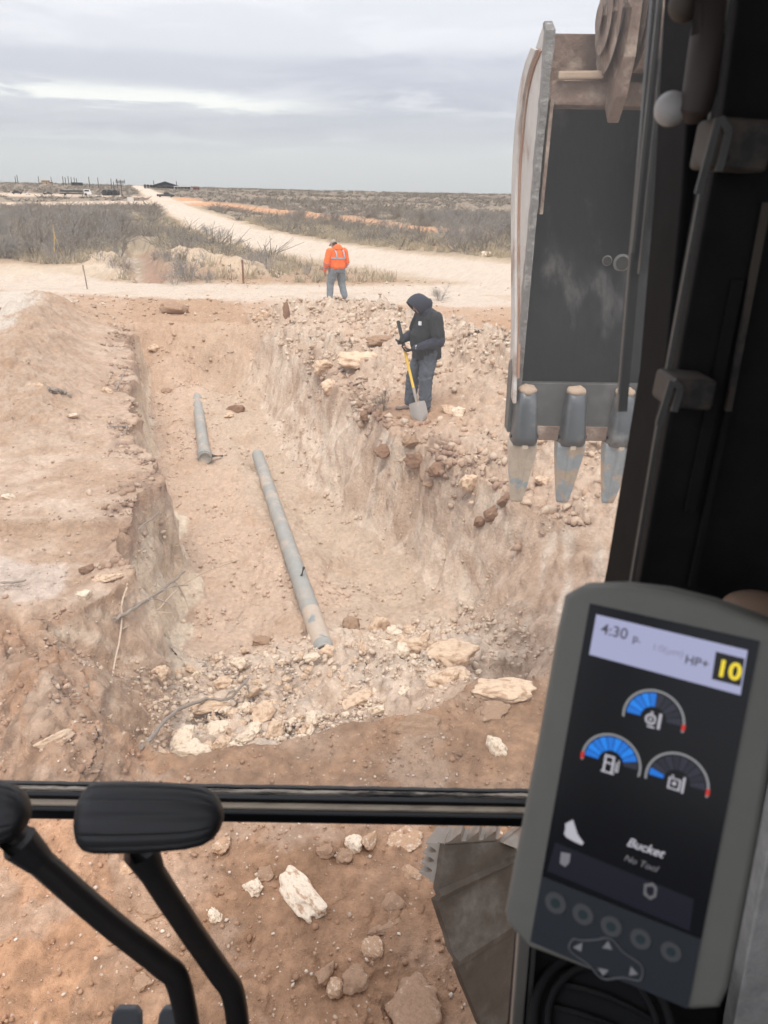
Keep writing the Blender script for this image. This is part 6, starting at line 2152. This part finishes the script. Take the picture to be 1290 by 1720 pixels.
def build_cab():
    O = Vector((0, .3, 1.62))
    root = tag(empty('excavator_cab', O), 'black excavator cab interior framing the view with its window bar and right post', 'cab')

    def strip(px0, px1, y, w, h, nm, m, bevel=0.0, y1=None):
        a, b = on_y(*px0, y), on_y(*px1, y if y1 is None else y1)
        bm = bmesh.new()
        add_beam(bm, a - O, b - O, w, h)
        return bm_obj(nm, bm, m, root, bevel=bevel)

    def box(nm, c, d, m, bevel=0.0):
        bm = bmesh.new()
        add_box(bm, Vector(c) - O, d)
        return bm_obj(nm, bm, m, root, bevel=bevel)
    # shell: roof, back, sides, floor
    box('roof', (0, .05, 3.80), (1.75, 2.0, .08), MAT['cab_liner'])
    box('rear_panel', (0, -.93, 2.1), (1.70, .06, .94), MAT['cab_liner'])
    box('rear_post', (-.80, -.93, 3.16), (.10, .07, 1.19), MAT['cab_black'])
    box('rear_post', (.80, -.93, 3.16), (.10, .07, 1.19), MAT['cab_black'])
    box('side_panel', (-.86, -.2, 2.05), (.05, 1.4, .86), MAT['cab_liner'])
    box('side_panel', (.88, .0, 2.70), (.05, 1.82, 2.10), MAT['cab_black'])
    box('front_post', (-.86, .95, 2.69), (.10, .10, 2.12), MAT['cab_black'])
    box('floor', (0, -.05, 1.60), (1.70, 1.8, .04), MAT['cab_trim'])
    box('header', (-.1, .97, 3.72), (1.5, .07, .07), MAT['cab_black'])
    # dusty windscreen above the bar
    top = on_y(400, 1322, .945).z
    xr = on_y(1120, 400, .945).x
    bm = bmesh.new()
    add_box(bm, Vector(((-.81 + xr) / 2, .945, (top + 3.68) / 2)) - O, (xr + .81, .006, 3.68 - top))
    bm_obj('windscreen', bm, MAT['pane'], root)
    # the bar across the bottom of the windscreen, in five layers
    def bar(y0, wpx, dep, m, nm, yy, bevel=.002):
        a, b = on_y(-260, y0 - 260 * .0165, yy), on_y(1010, y0 + 1010 * .0165, yy)
        bm = bmesh.new()
        vs = add_beam(bm, a - O, b - O, dep, wpx / 1090)
        if nm in ('window_gasket', 'flaking_seal'):
            bmesh.ops.subdivide_edges(bm, edges=[e for e in bm.edges if e.calc_length() > .5], cuts=150)
            for v in bm.verts:
                v.co.z += float(pn2(v.co.x * 16, 3.0)) * .0018 + float(pn2(v.co.x * 60, 8.0)) * .0010
        return bm_obj(nm, bm, m, root, bevel=bevel if nm not in ('window_gasket', 'flaking_seal') else 0)
    bar(1316, 8, .006, MAT['gloss_black'], 'window_gasket', .965)
    bar(1326, 13, .006, MAT['flaky'], 'flaking_seal', .938)
    bar(1336, 12, .010, MAT['gloss_black'], 'upper_rail', .925)
    bar(1347, 12, .018, MAT['dusty_sill'], 'dusty_sill', .918)
    bar(1363, 20, .012, MAT['gloss_black'], 'lower_rail', .905, .004)
    # right post: a black mass with its left edge leaning
    left_edge = [(1152, -60), (1128, 330), (1100, 640), (1040, 985), (1000, 1180), (960, 1420), (935, 1600), (915, 1800)]
    P = [on_y(x, y, .86) for x, y in left_edge]
    bm = bmesh.new()
    prism(bm, [(p.x, p.z) for p in P] + [(.845, P[-1].z), (.845, P[0].z)], Vector((0, .83, 0)) - O, Vector((1, 0, 0)), Vector((0, 0, 1)), Vector((0, 1, 0)), .09)
    bm_obj('right_post', bm, MAT['cab_black'], root, bevel=.004)
    # inner trim panel of the post, one step nearer
    le2 = [(1232, -60), (1190, 260), (1122, 640), (1062, 985), (1020, 1180), (985, 1420), (960, 1800)]
    P2 = [on_y(x, y, .80) for x, y in le2]
    bm = bmesh.new()
    prism(bm, [(p.x, p.z) for p in P2] + [(.845, P2[-1].z), (.845, P2[0].z)], Vector((0, .78, 0)) - O, Vector((1, 0, 0)), Vector((0, 0, 1)), Vector((0, 1, 0)), .04)
    bm_obj('post_trim', bm, MAT['cab_trim'], root, bevel=.004)
    for a, b, y, w, m in (((1108, -10), (1062, 425), .96, .0035, 'edge_grey'), ((1122, -10), (1074, 460), .955, .003, 'edge_grey'), ((1138, -10), (1118, 180), .93, .006, 'cab_trim'),  # first two: grey strips standing for reflections along the glass edge
                          ((1158, 20), (1142, 150), .88, .006, 'edge_grey'), ((1228, -10), (1192, 215), .775, .004, 'edge_grey'), ((1180, 310), (1120, 628), .775, .004, 'edge_grey'),
                          ((1108, 700), (1060, 985), .775, .004, 'edge_grey'), ((1288, 340), (1222, 690), .77, .006, 'bracket'), ((1222, 690), (1160, 985), .77, .005, 'cab_trim'), ((1240, 470), (1158, 860), .772, .010, 'cab_trim')):
        strip(a, b, y, w, .006, 'edge_strip', MAT[m])
    # sliding window rail, dark, that ends in the air beside the teeth
    rail = strip((1106, -40), (1044, 690), 1.0, .012, .010, 'window_rail', MAT['gloss_black'])
    strip((1100, -40), (1040, 660), .992, .0022, .004, 'rail_edge', MAT['edge_grey'])
    # pale panel and console at the lower right
    bm = bmesh.new()
    Q = [on_y(x, y, .74) for x, y in ((1310, 1330), (1228, 1740), (1222, 1800), (1400, 1800), (1400, 1330))]
    prism(bm, [(p.x, p.z) for p in Q], Vector((0, .74, 0)) - O, Vector((1, 0, 0)), Vector((0, 0, 1)), Vector((0, 1, 0)), .03)
    bm_obj('pale_panel', bm, mat('pale_panel', (.72, .69, .64), rough=.9, var=.25, vscale=30, bump=.4, bscale=60), root, bevel=.003)
    Q = [on_y(x, y, .72) for x, y in ((872, 1570), (1200, 1640), (1212, 1800), (852, 1800))]
    bm = bmesh.new()
    prism(bm, [(p.x, p.z) for p in Q], Vector((0, .72, 0)) - O, Vector((1, 0, 0)), Vector((0, 0, 1)), Vector((0, 1, 0)), .03)
    bm_obj('console', bm, MAT['cab_trim'], root, bevel=.004)
    strip((880, 1560), (862, 1790), .71, .016, .016, 'console_edge', mat('beige_trim', (.24, .22, .19), rough=.6), .003)
    strip((896, 1575), (880, 1790), .712, .007, .014, 'console_edge', MAT['edge_grey'], .002)
    # two dusty latch brackets
    for x0, y0, x1, y1 in ((1172, 214, 1270, 304), (1099, 628, 1185, 694)):
        c = on_y((x0 + x1) / 2, (y0 + y1) / 2, .755)
        sc = .755 / 1290 * 1.02
        w, hh = (x1 - x0) * sc, (y1 - y0) * sc
        e = tag(empty('latch_bracket'), None)
        e.parent = root
        e.location = c - O
        bm = bmesh.new()
        add_box(bm, (.003, 0, hh * .12), (w - .006, .05, hh * .76), Matrix.Rotation(.05, 3, 'Y'))
        bm_obj('latch_body', bm, MAT['bracket'], e, bevel=.006, seg=3)
        bm = bmesh.new()
        add_beam(bm, (-w * .40, -.028, hh * .48), (-w * .52, -.028, -hh * .62), .006, .004, up=Vector((0, 1, 0)))
        add_beam(bm, (-w * .38, -.029, hh * .48), (-w * .22, -.029, hh * .30), .006, .004, up=Vector((0, 1, 0)))
        add_beam(bm, (-w * .22, -.028, hh * .31), (-w * .27, -.028, -hh * .28), .006, .004, up=Vector((0, 1, 0)))
        bm_obj('latch_hook', bm, MAT['edge_grey'], e)
    # brown hanging handle with its white knob
    h = tag(empty('pull_handle', on_y(1180, 90, .76)), 'dark brown pull handle with a round white knob at the top of the right post', 'handle')
    Oh = h.location
    bm = bmesh.new()
    add_tube(bm, [on_y(1202, -70, .76) - Oh, on_y(1188, 60, .76) - Oh, on_y(1176, 150, .76) - Oh, on_y(1166, 185, .76) - Oh, on_y(1163, 200, .765) - Oh], [.014, .014, .0145, .014, .008], 14)
    bm_obj('bar', bm, mat('brown_handle', (.045, .032, .027), rough=.6, var=.25), h, smooth=True)
    bm = bmesh.new()
    bmesh.ops.create_uvsphere(bm, u_segments=24, v_segments=16, radius=.0145, matrix=Matrix.Translation(on_y(1127, 183, .77) - Oh))
    bm_obj('knob', bm, MAT['white_knob'], h, smooth=True)
    bm = bmesh.new()
    add_tube(bm, [on_y(1127, 183, .77) - Oh, on_y(1168, 178, .765) - Oh], [.006, .008], 10)
    bm_obj('stem', bm, MAT['edge_grey'], h, smooth=True)
    bm = bmesh.new()
    bmesh.ops.create_icosphere(bm, subdivisions=3, radius=.014, matrix=Matrix.Translation(on_y(1150, 8, .80) - Oh))
    bm_obj('hinge', bm, MAT['bracket'], h, smooth=True)
    # rounded tan grip behind the monitor
    g = tag(empty('tan_grip', on_y(1268, 1020, .70)), 'rounded tan grip poking out behind the top right corner of the monitor', 'grip')
    bm = bmesh.new()
    bmesh.ops.create_icosphere(bm, subdivisions=4, radius=1, matrix=Matrix.Diagonal((.034, .024, .016, 1)))
    bm_obj('pad', bm, mat('tan_plastic', (.30, .20, .14), rough=.6, var=.1), g, smooth=True)
    bm = bmesh.new()
    add_tube(bm, [(.0, .0, -.01), (.02, .02, -.10)], [.012, .014], 12)
    bm_obj('stem', bm, MAT['cab_trim'], g, smooth=True)


build_cab()


# ---------------------------------------------------------------- travel levers and pedals
def build_levers():
    def lever(label, grip_px, shaft_px, y, tilt):
        base = on_y(*shaft_px[-1], y)
        foot = Vector((base.x + .01, base.y + .0, 1.62))
        root = tag(empty('travel_lever', foot), label, 'lever', 'travel levers')
        pts = bez([on_y(*p, y) for p in shaft_px], 6) + [base + Vector((.004, 0, -.1)), foot]
        bm = bmesh.new()
        add_tube(bm, [p - foot for p in pts], [.0138] * (len(pts) - 2) + [.0138, .0138], 18)
        bm_obj('rod', bm, MAT['lever_rod'], root, smooth=True)
        x0, x1, yc0, yc1, hp = grip_px
        a, b = on_y(x0, yc0, y - .005), on_y(x1, yc1, y - .005)
        ex = (b - a).normalized()
        view = ((a + b) / 2 - Vector(EYE)).normalized()
        up = ex.cross(view).normalized()
        if up.z < 0:
            up = -up
        fw = ex.cross(up)
        L = (b - a).length
        half = hp / 1290 * (view @ Vector((0, math.cos(PITCH), -math.sin(PITCH)))) * ((a + b) / 2 - Vector(EYE)).length
        bm = bmesh.new()
        n, rings = 132, []
        prof = [(0, .30), (.008, .52), (.03, .76), (.07, .92), (.13, .99), (.25, 1.0), (.45, .985), (.62, .95), (.76, .90), (.87, .80), (.94, .64), (.98, .42), (1.0, .18)]
        for t, r in prof:
            ring = []
            for k in range(n):
                an = 2 * math.pi * k / n
                ca, sa = math.cos(an), math.sin(an)
                rib = 1 - .085 * max(0, math.cos(an * 13)) ** 3 * (1 if .1 < t < .9 else 0)
                uu = abs(sa) ** .8 * (1 if sa > 0 else -1) * half * r * rib
                ff = abs(ca) ** .8 * (1 if ca > 0 else -1) * half * .62 * (.35 + .65 * r) * rib
                ring.append(bm.verts.new(a - foot + ex * L * t + up * (uu - half * .06 * t) + fw * ff))
            rings.append(ring)
        for q, r in zip(rings, rings[1:]):
            for k in range(n):
                bm.faces.new((q[k], q[(k + 1) % n], r[(k + 1) % n], r[k]))
        bm.faces.new(rings[0][::-1]); bm.faces.new(rings[-1])
        bm_obj('grip', bm, MAT['rubber'], root, smooth=True)
        bm = bmesh.new()
        s0, s1 = on_y(*shaft_px[0], y), on_y(*shaft_px[1], y)
        d = (s1 - s0).normalized()
        add_tube(bm, [s0 - foot - d * .01, s0 - foot + d * .02, s0 - foot + d * .05], [.020, .019, .0145], 18)
        bm_obj('boot', bm, MAT['rubber'], root, smooth=True)
    lever('travel lever with its whole black rubber grip in view, nearer the middle', (132, 373, 1373, 1367, 57), [(224, 1405), (256, 1466), (318, 1560), (368, 1632), (392, 1672), (404, 1760)], .62, 0)
    lever('travel lever at the left edge, its grip cut off by the picture border', (-190, 47, 1366, 1362, 57), [(10, 1395), (70, 1450), (180, 1546), (270, 1618), (300, 1652), (322, 1760)], .60, 0)
    for px, lab in ((211, 'grey travel pedal tip showing left of the lever feet'), (290, 'grey travel pedal tip between the two lever feet')):
        p = on_y(px, 1712, .72)
        root = tag(empty('travel_pedal', p), lab, 'pedal', 'travel pedals')
        bm = bmesh.new()
        prism(bm, [(-.026, -.06), (.026, -.06), (.020, .006), (.013, .014), (-.013, .014), (-.020, .006)], Vector((0, 0, 0)), Vector((1, 0, 0)), Vector((0, .5, .866)), Vector((0, .866, -.5)), .014)
        bm_obj('pad', bm, mat('grey_pedal', (.10, .105, .11), rough=.7, bump=.2, bscale=200), root, bevel=.003)
        bm = bmesh.new()
        add_tube(bm, [(0, .005, -.03), (0, .02, 1.62 - p.z)], [.010, .012], 10)
        bm_obj('arm', bm, MAT['lever_rod'], root, smooth=True)


build_levers()

# ---------------------------------------------------------------- the monitor
MAT['bezel'] = mat('monitor_bezel', (.195, .19, .165), rough=.55, var=.06, vscale=30, bump=.06, bscale=400)
MAT['screen'] = mat('screen_glass', (.004, .004, .005), rough=.2, spec=.3, emit=(.003, .0032, .004), emit_s=1)
MAT['keypad'] = mat('keypad_membrane', (.030, .036, .043), rough=.5)


def lit(name, c, s=1.0):
    return mat(name, tuple(v * .15 for v in c), rough=.3, emit=c, emit_s=s * .66)


def build_monitor():
    SC = .62
    P0 = Vector(EYE + ray(992, 1013) * SC)
    P1 = Vector(EYE + ray(1276, 1076) * SC * .9129175)
    P3 = Vector(EYE + ray(890, 1577) * SC * 1.0391211)
    ex, ey = (P1 - P0).normalized(), (P3 - P0)
    W_ = (P1 - P0).length
    ey = (ey - ex * ey.dot(ex))
    H_ = ey.length
    ey.normalize()
    nz = ex.cross(ey)
    if nz.dot(Vector(EYE) - P0) < 0:
        nz = -nz
    C = P0 + ex * W_ / 2 + ey * H_ / 2
    M = Matrix((tuple(ex), tuple(-ey), tuple(nz))).transposed().to_4x4()
    M.translation = C
    root = tag(empty('monitor'), 'grey tablet shaped machine monitor with three gauges on its dark screen', 'monitor')
    root.matrix_world = M
    # local frame: x right, y up, z towards the operator

    def uv(px, py):
        d = Vector(ray(px, py))
        t = (P0 - Vector(EYE)).dot(nz) / d.dot(nz)
        p = Vector(EYE) + d * t - C
        return Vector((p.dot(ex), p.dot(-ey)))

    def plate(nm, pts, z, th, m, parent, bevel=0.0, seg=2):
        bm = bmesh.new()
        prism(bm, [(p[0], p[1]) for p in pts], Vector((0, 0, z - th)), Vector((1, 0, 0)), Vector((0, 1, 0)), Vector((0, 0, 1)), th)
        return bm_obj(nm, bm, m, parent, bevel=bevel, seg=seg)
    # body
    out = [(948, 1000), (975, 985), (1045, 983), (1120, 992), (1200, 1012), (1292, 1046), (1318, 1068), (1322, 1130), (1275, 1400), (1225, 1660), (1208, 1694), (1160, 1697), (1022, 1642), (888, 1592), (852, 1552), (847, 1530), (868, 1420), (905, 1230), (935, 1060)]
    o2 = [uv(*p) for p in out]
    bm = bmesh.new()
    prism(bm, [(p.x, p.y) for p in o2], Vector((0, 0, -.034)), Vector((1, 0, 0)), Vector((0, 1, 0)), Vector((0, 0, 1)), .036)
    es = [e for e in bm.edges if abs(e.verts[0].co.z - e.verts[1].co.z) < 1e-6 and e.verts[0].co.z > 0]
    bmesh.ops.recalc_face_normals(bm, faces=bm.faces)
    bmesh.ops.bevel(bm, geom=es, offset=.006, segments=4, profile=.5, affect='EDGES')
    bm_obj('housing', bm, MAT['bezel'], root, smooth=True)
    bm = bmesh.new()
    add_box(bm, (.01, -.02, -.055), (.06, .08, .05))
    bm_obj('mount', bm, MAT['cab_trim'], root, bevel=.006)
    bm = bmesh.new()
    add_tube(bm, [(.01, -.03, -.07), (.02, -.07, -.12), (.03, -.16, -.16)], [.016] * 3, 12)
    bm_obj('mount_arm', bm, MAT['cab_trim'], root, smooth=True)
    sw, sh = W_ / 2, H_ / 2
    k0, k1 = uv(910, 1467), uv(1175, 1572)
    scr = plate('screen', [(-sw, sh), (sw, sh), (sw, k1.y), (-sw, k0.y)], .0032, .003, MAT['screen'], root)
    kp = plate('keypad', [(-sw, k0.y - .0004), (sw, k1.y - .0004), (sw, -sh), (-sw, -sh)], .0035, .003, MAT['keypad'], root)
    Z = .0034

    def flat(nm, pts, m, parent=None, dz=0.0, pxs=True):
        q = [uv(*p) for p in pts] if pxs else [Vector(p) for p in pts]
        bm = bmesh.new()
        vs = [bm.verts.new((p.x, p.y, Z + dz)) for p in q]
        f = bm.faces.new(vs)
        f.normal_update()
        if f.normal.z < 0:
            f.normal_flip()
        bmesh.ops.triangulate(bm, faces=bm.faces)
        me = bpy.data.meshes.new(nm)
        bm.to_mesh(me)
        bm.free()
        return link(nm, me, m, parent or scr, smooth=False)

    def text(nm, s, px, py, size, m, dz=.0004, parent=None, bold=0.0, shear=0.0, align='LEFT', ang=None):
        cu = bpy.data.curves.new(nm, 'FONT')
        cu.body, cu.size, cu.align_x, cu.align_y, cu.shear, cu.offset = s, size, align, 'CENTER', shear, bold
        t = bpy.data.objects.new(nm, cu)
        COL.objects.link(t)
        dg = bpy.context.evaluated_depsgraph_get()
        me = bpy.data.meshes.new_from_object(t.evaluated_get(dg))
        bpy.data.objects.remove(t)
        p = uv(px, py)
        o = link(nm, me, m, parent or scr, smooth=False)
        o.location = (p.x, p.y, Z + dz)
        return o
    header = lit('screen_header', (.33, .34, .50))
    ink = lit('screen_ink', (.045, .045, .06))
    ink2 = lit('screen_faint_ink', (.18, .185, .26))
    blue, dim = lit('gauge_blue', (.012, .20, .72)), lit('gauge_dim', (.022, .023, .035))
    blue2, dim2 = lit('gauge_blue_deep', (.010, .15, .58)), lit('gauge_dim_deep', (.016, .017, .026))
    ring, red = lit('gauge_ring', (.24, .24, .25)), lit('gauge_red', (.50, .025, .018))
    white, yel = lit('icon_white', (.40, .39, .43)), lit('ten_yellow', (.78, .60, .03))
    black = lit('ten_black', (.004, .004, .004))
    bandm = lit('softkey_band', (.009, .0095, .016))
    hd = flat('header', [(1003, 1031), (1256, 1091), (1244, 1166), (991, 1098)], header)
    text('clock', '4:30', 1011, 1055, .0122, ink, parent=hd, bold=.00012)
    text('clock_suffix', 'p.', 1064, 1070, .0088, ink, parent=hd, bold=.0001)
    text('hours', '1:0(\u00b5m)', 1096, 1085, .0074, ink2, parent=hd)
    text('mode', 'HP+', 1151, 1106, .0095, ink, parent=hd, bold=.00015)
    bx = flat('gear_box', [(1203, 1093), (1251, 1105), (1244, 1151), (1196, 1139)], black, hd, dz=.0003)
    text('gear', '10', 1203, 1120, .0175, yel, dz=.0006, parent=hd, bold=.00055)

    def gauge(cx, cy, ro, val, red_at, icon):
        c = uv(cx, cy)
        ref = uv(cx + ro, cy + ro * .22)
        R = (ref - c).length
        g = flat('gauge', [(c.x + R * 1.0 * math.cos(a), c.y + R * 1.0 * math.sin(a)) for a in np.linspace(math.pi * 1.06, -.06 * math.pi, 40)] +
                 [(c.x + R * .93 * math.cos(a), c.y + R * .93 * math.sin(a)) for a in np.linspace(-.06 * math.pi, math.pi * 1.06, 40)], ring, scr, 0, False)
        n = 10
        for k in range(n):
            a0, a1 = math.pi * (1 - k / n), math.pi * (1 - (k + 1) / n) + .035
            on = (k + .5) / n < val
            pts = [(c.x + R * r * math.cos(a), c.y + R * r * math.sin(a)) for r, aa in ((.88, np.linspace(a0, a1, 6)), (.42, np.linspace(a1, a0, 6))) for a in aa]
            flat('segment', pts, (blue if k % 2 else blue2) if on else (dim if k % 2 else dim2), g, 0, False)
        if red_at is not None:
            a0, a1 = red_at
            flat('red_mark', [(c.x + R * r * math.cos(a), c.y + R * r * math.sin(a)) for r, aa in ((1.02, np.linspace(a0, a1, 6)), (.91, np.linspace(a1, a0, 6))) for a in aa], red, g, .0003, False)
        # icon in the middle
        s = R * .30
        ic = c + Vector((0, -R * .02))
        B = lambda pts: [(ic.x + x * s, ic.y + y * s) for x, y in pts]
        rect = lambda x0, y0, x1, y1: [(x0, y0), (x1, y0), (x1, y1), (x0, y1)]
        if icon == 'pump':
            for r_ in (rect(-.75, -1, -.5, .9), rect(.15, -1, .4, .9), rect(-.5, .65, .15, .9), rect(-.9, -1.2, .55, -.98), rect(-.5, -.1, .15, .1), rect(.55, -.8, .7, .3), rect(.7, -.8, .95, -.6), rect(.8, -.6, .95, .6)):
                flat('icon', B(r_), white, g, .0005, False)
        elif icon == 'coolant':
            cir = [(-.25 + .62 * math.cos(a), .0 + .62 * math.sin(a)) for a in np.linspace(0, 6.1, 20)] + [(-.25 + .38 * math.cos(a), .0 + .38 * math.sin(a)) for a in np.linspace(6.1, 0, 20)]
            flat('icon', B(cir), white, g, .0005, False)
            for r_ in (rect(.55, -.9, .85, .9), rect(-.5, -.95, .3, -.75), rect(-.35, .65, -.1, .9), rect(-.38, -.2, -.12, .2)):
                flat('icon', B(r_), white, g, .0005, False)
        else:
            for r_ in (rect(-.85, -.8, -.65, .5), rect(.25, -.8, .45, .5), rect(-.65, -.8, .25, -.62), rect(-.65, .34, .25, .5), rect(-.4, -.3, 0, .1), rect(.6, -.9, .85, .9), rect(-.6, .6, -.35, .8)):
                flat('icon', B(r_), white, g, .0005, False)
    gauge(1098, 1206, 53, .52, (.10, -.12), 'coolant')
    gauge(1027, 1279, 51, .88, (math.pi + .14, math.pi - .10), 'pump')
    gauge(1137, 1312, 55, .09, (.10, -.12), 'tank')
    # attachment line
    bi = flat('bucket_icon', [(951, 1381), (964, 1374), (967, 1384), (972, 1399), (982, 1413), (979, 1417), (966, 1411), (953, 1404), (949, 1398), (951, 1390)], white)
    text('attachment', 'Bucket', 1084, 1421, .0098, white, bold=.0002, shear=.35, align='CENTER')
    text('attachment_tool', 'No Tool', 1077, 1447, .0072, lit('text_dim', (.17, .165, .18)), shear=.3, align='CENTER')
    bd = flat('softkey_band', [(934, 1412), (1166, 1507), (1159, 1560), (921, 1460)], bandm, dz=-.0001)
    flat('softkey_icon', [(944, 1428), (960, 1431), (958, 1446), (951, 1453), (942, 1447)], lit('soft_icon', (.16, .155, .175)), bd, .0003)
    q = [(1083, 1481), (1098, 1479), (1105, 1488), (1103, 1503), (1093, 1508), (1082, 1499)]
    flat('softkey_icon', q, lit('soft_icon_b', (.11, .108, .115)), bd, .0003)
    flat('softkey_icon', [(1087, 1486), (1097, 1485), (1100, 1490), (1099, 1499), (1092, 1502), (1087, 1496)], bandm, bd, .0006)
    # five round keys and the arrow pad
    keym, keyd = mat('key_ring', (.10, .103, .106), rough=.5), mat('key_centre', (.03, .052, .056), rough=.5)
    print_w = mat('key_print', (.34, .34, .34), rough=.5)
    line = mat('key_outline', (.13, .134, .14), rough=.5)
    for px, py in ((935, 1513), (981, 1532), (1028, 1552), (1077, 1573), (1128, 1594)):
        c = uv(px, py)
        r = (uv(px + 18, py + 4) - c).length
        bm = bmesh.new()
        add_tube(bm, [(c.x, c.y, .0035), (c.x, c.y, .0046)], [r, r * .96], 32)
        k = bm_obj('round_key', bm, keym, kp, smooth=True)
        bm = bmesh.new()
        add_tube(bm, [(c.x, c.y, .0046), (c.x, c.y, .0049)], [r * .46, r * .44], 24)
        bm_obj('key_centre', bm, keyd, k)
    pad = [(959, 1580), (966, 1573), (980, 1575), (1004, 1574), (1020, 1571), (1034, 1577), (1048, 1594), (1074, 1612), (1081, 1624), (1079, 1638), (1072, 1642), (1048, 1637), (1020, 1640), (1006, 1633), (990, 1615), (966, 1598), (958, 1588)]
    pc = [uv(*p) for p in pad]
    loop = bez([Vector((p.x, p.y, .0042)) for p in pc + pc[:1]], 4)
    bm = bmesh.new()
    add_tube(bm, loop[:-1] + [loop[0]], [.0009] * len(loop), 6)
    ap = bm_obj('arrow_pad', bm, line, kp, smooth=True)
    for px, py, pts in ((972, 1585, ((8, -6), (-8, 2), (6, 9))), (1021, 1584, ((-8, 4), (2, -8), (9, 7))), (1015, 1627, ((-9, -6), (9, -2), (-1, 8))), (1065, 1626, ((-4, -8), (8, 6), (-7, 8)))):
        q = [uv(px + a, py + b) for a, b in pts]
        bm = bmesh.new()
        f = bm.faces.new([bm.verts.new((p.x, p.y, .0040)) for p in q])
        f.normal_update()
        if f.normal.z < 0:
            f.normal_flip()
        bm_obj('arrow', bm, print_w, ap)


build_monitor()


def build_vent():
    c = on_y(1012, 1726, .655)
    n = (Vector(EYE) - c).normalized()
    root = tag(empty('air_vent', c), 'round black air vent with slats just under the monitor', 'air vent')
    root.rotation_euler = n.to_track_quat('Z', 'Y').to_euler()
    k = (c - Vector(EYE)).length * n.dot(Vector((0, -math.cos(PITCH), math.sin(PITCH)))) / 1290
    R = 112 * k
    for nm, r, rr, m in (('outer_ring', R, 9 * k, MAT['cab_trim']), ('inner_ring', R * .80, 7 * k, MAT['cab_trim'])):
        bm = bmesh.new()
        pts = [(r * math.cos(a), r * math.sin(a), .004) for a in np.linspace(0, 2 * math.pi, 49)]
        add_tube(bm, pts, [rr] * 49, 10, cap=False)
        bm_obj(nm, bm, m, root, smooth=True)
    bm = bmesh.new()
    add_tube(bm, [(0, 0, -.02), (0, 0, -.012)], [R] * 2, 40)
    bm_obj('back', bm, MAT['gloss_black'], root)
    for i in range(-2, 3):
        y = i * R * .34
        w = math.sqrt(max((R * .78) ** 2 - y * y, 1e-6))
        bm = bmesh.new()
        pts = [(-w, y - .10 * R * 0, .0), (-w * .5, y + .05 * R, .003), (0, y + .07 * R, .004), (w * .5, y + .05 * R, .003), (w, y, .0)]
        add_tube(bm, pts, [4.5 * k] * 5, 8)
        bm_obj('slat', bm, MAT['cab_trim'], root, smooth=True)


build_vent()
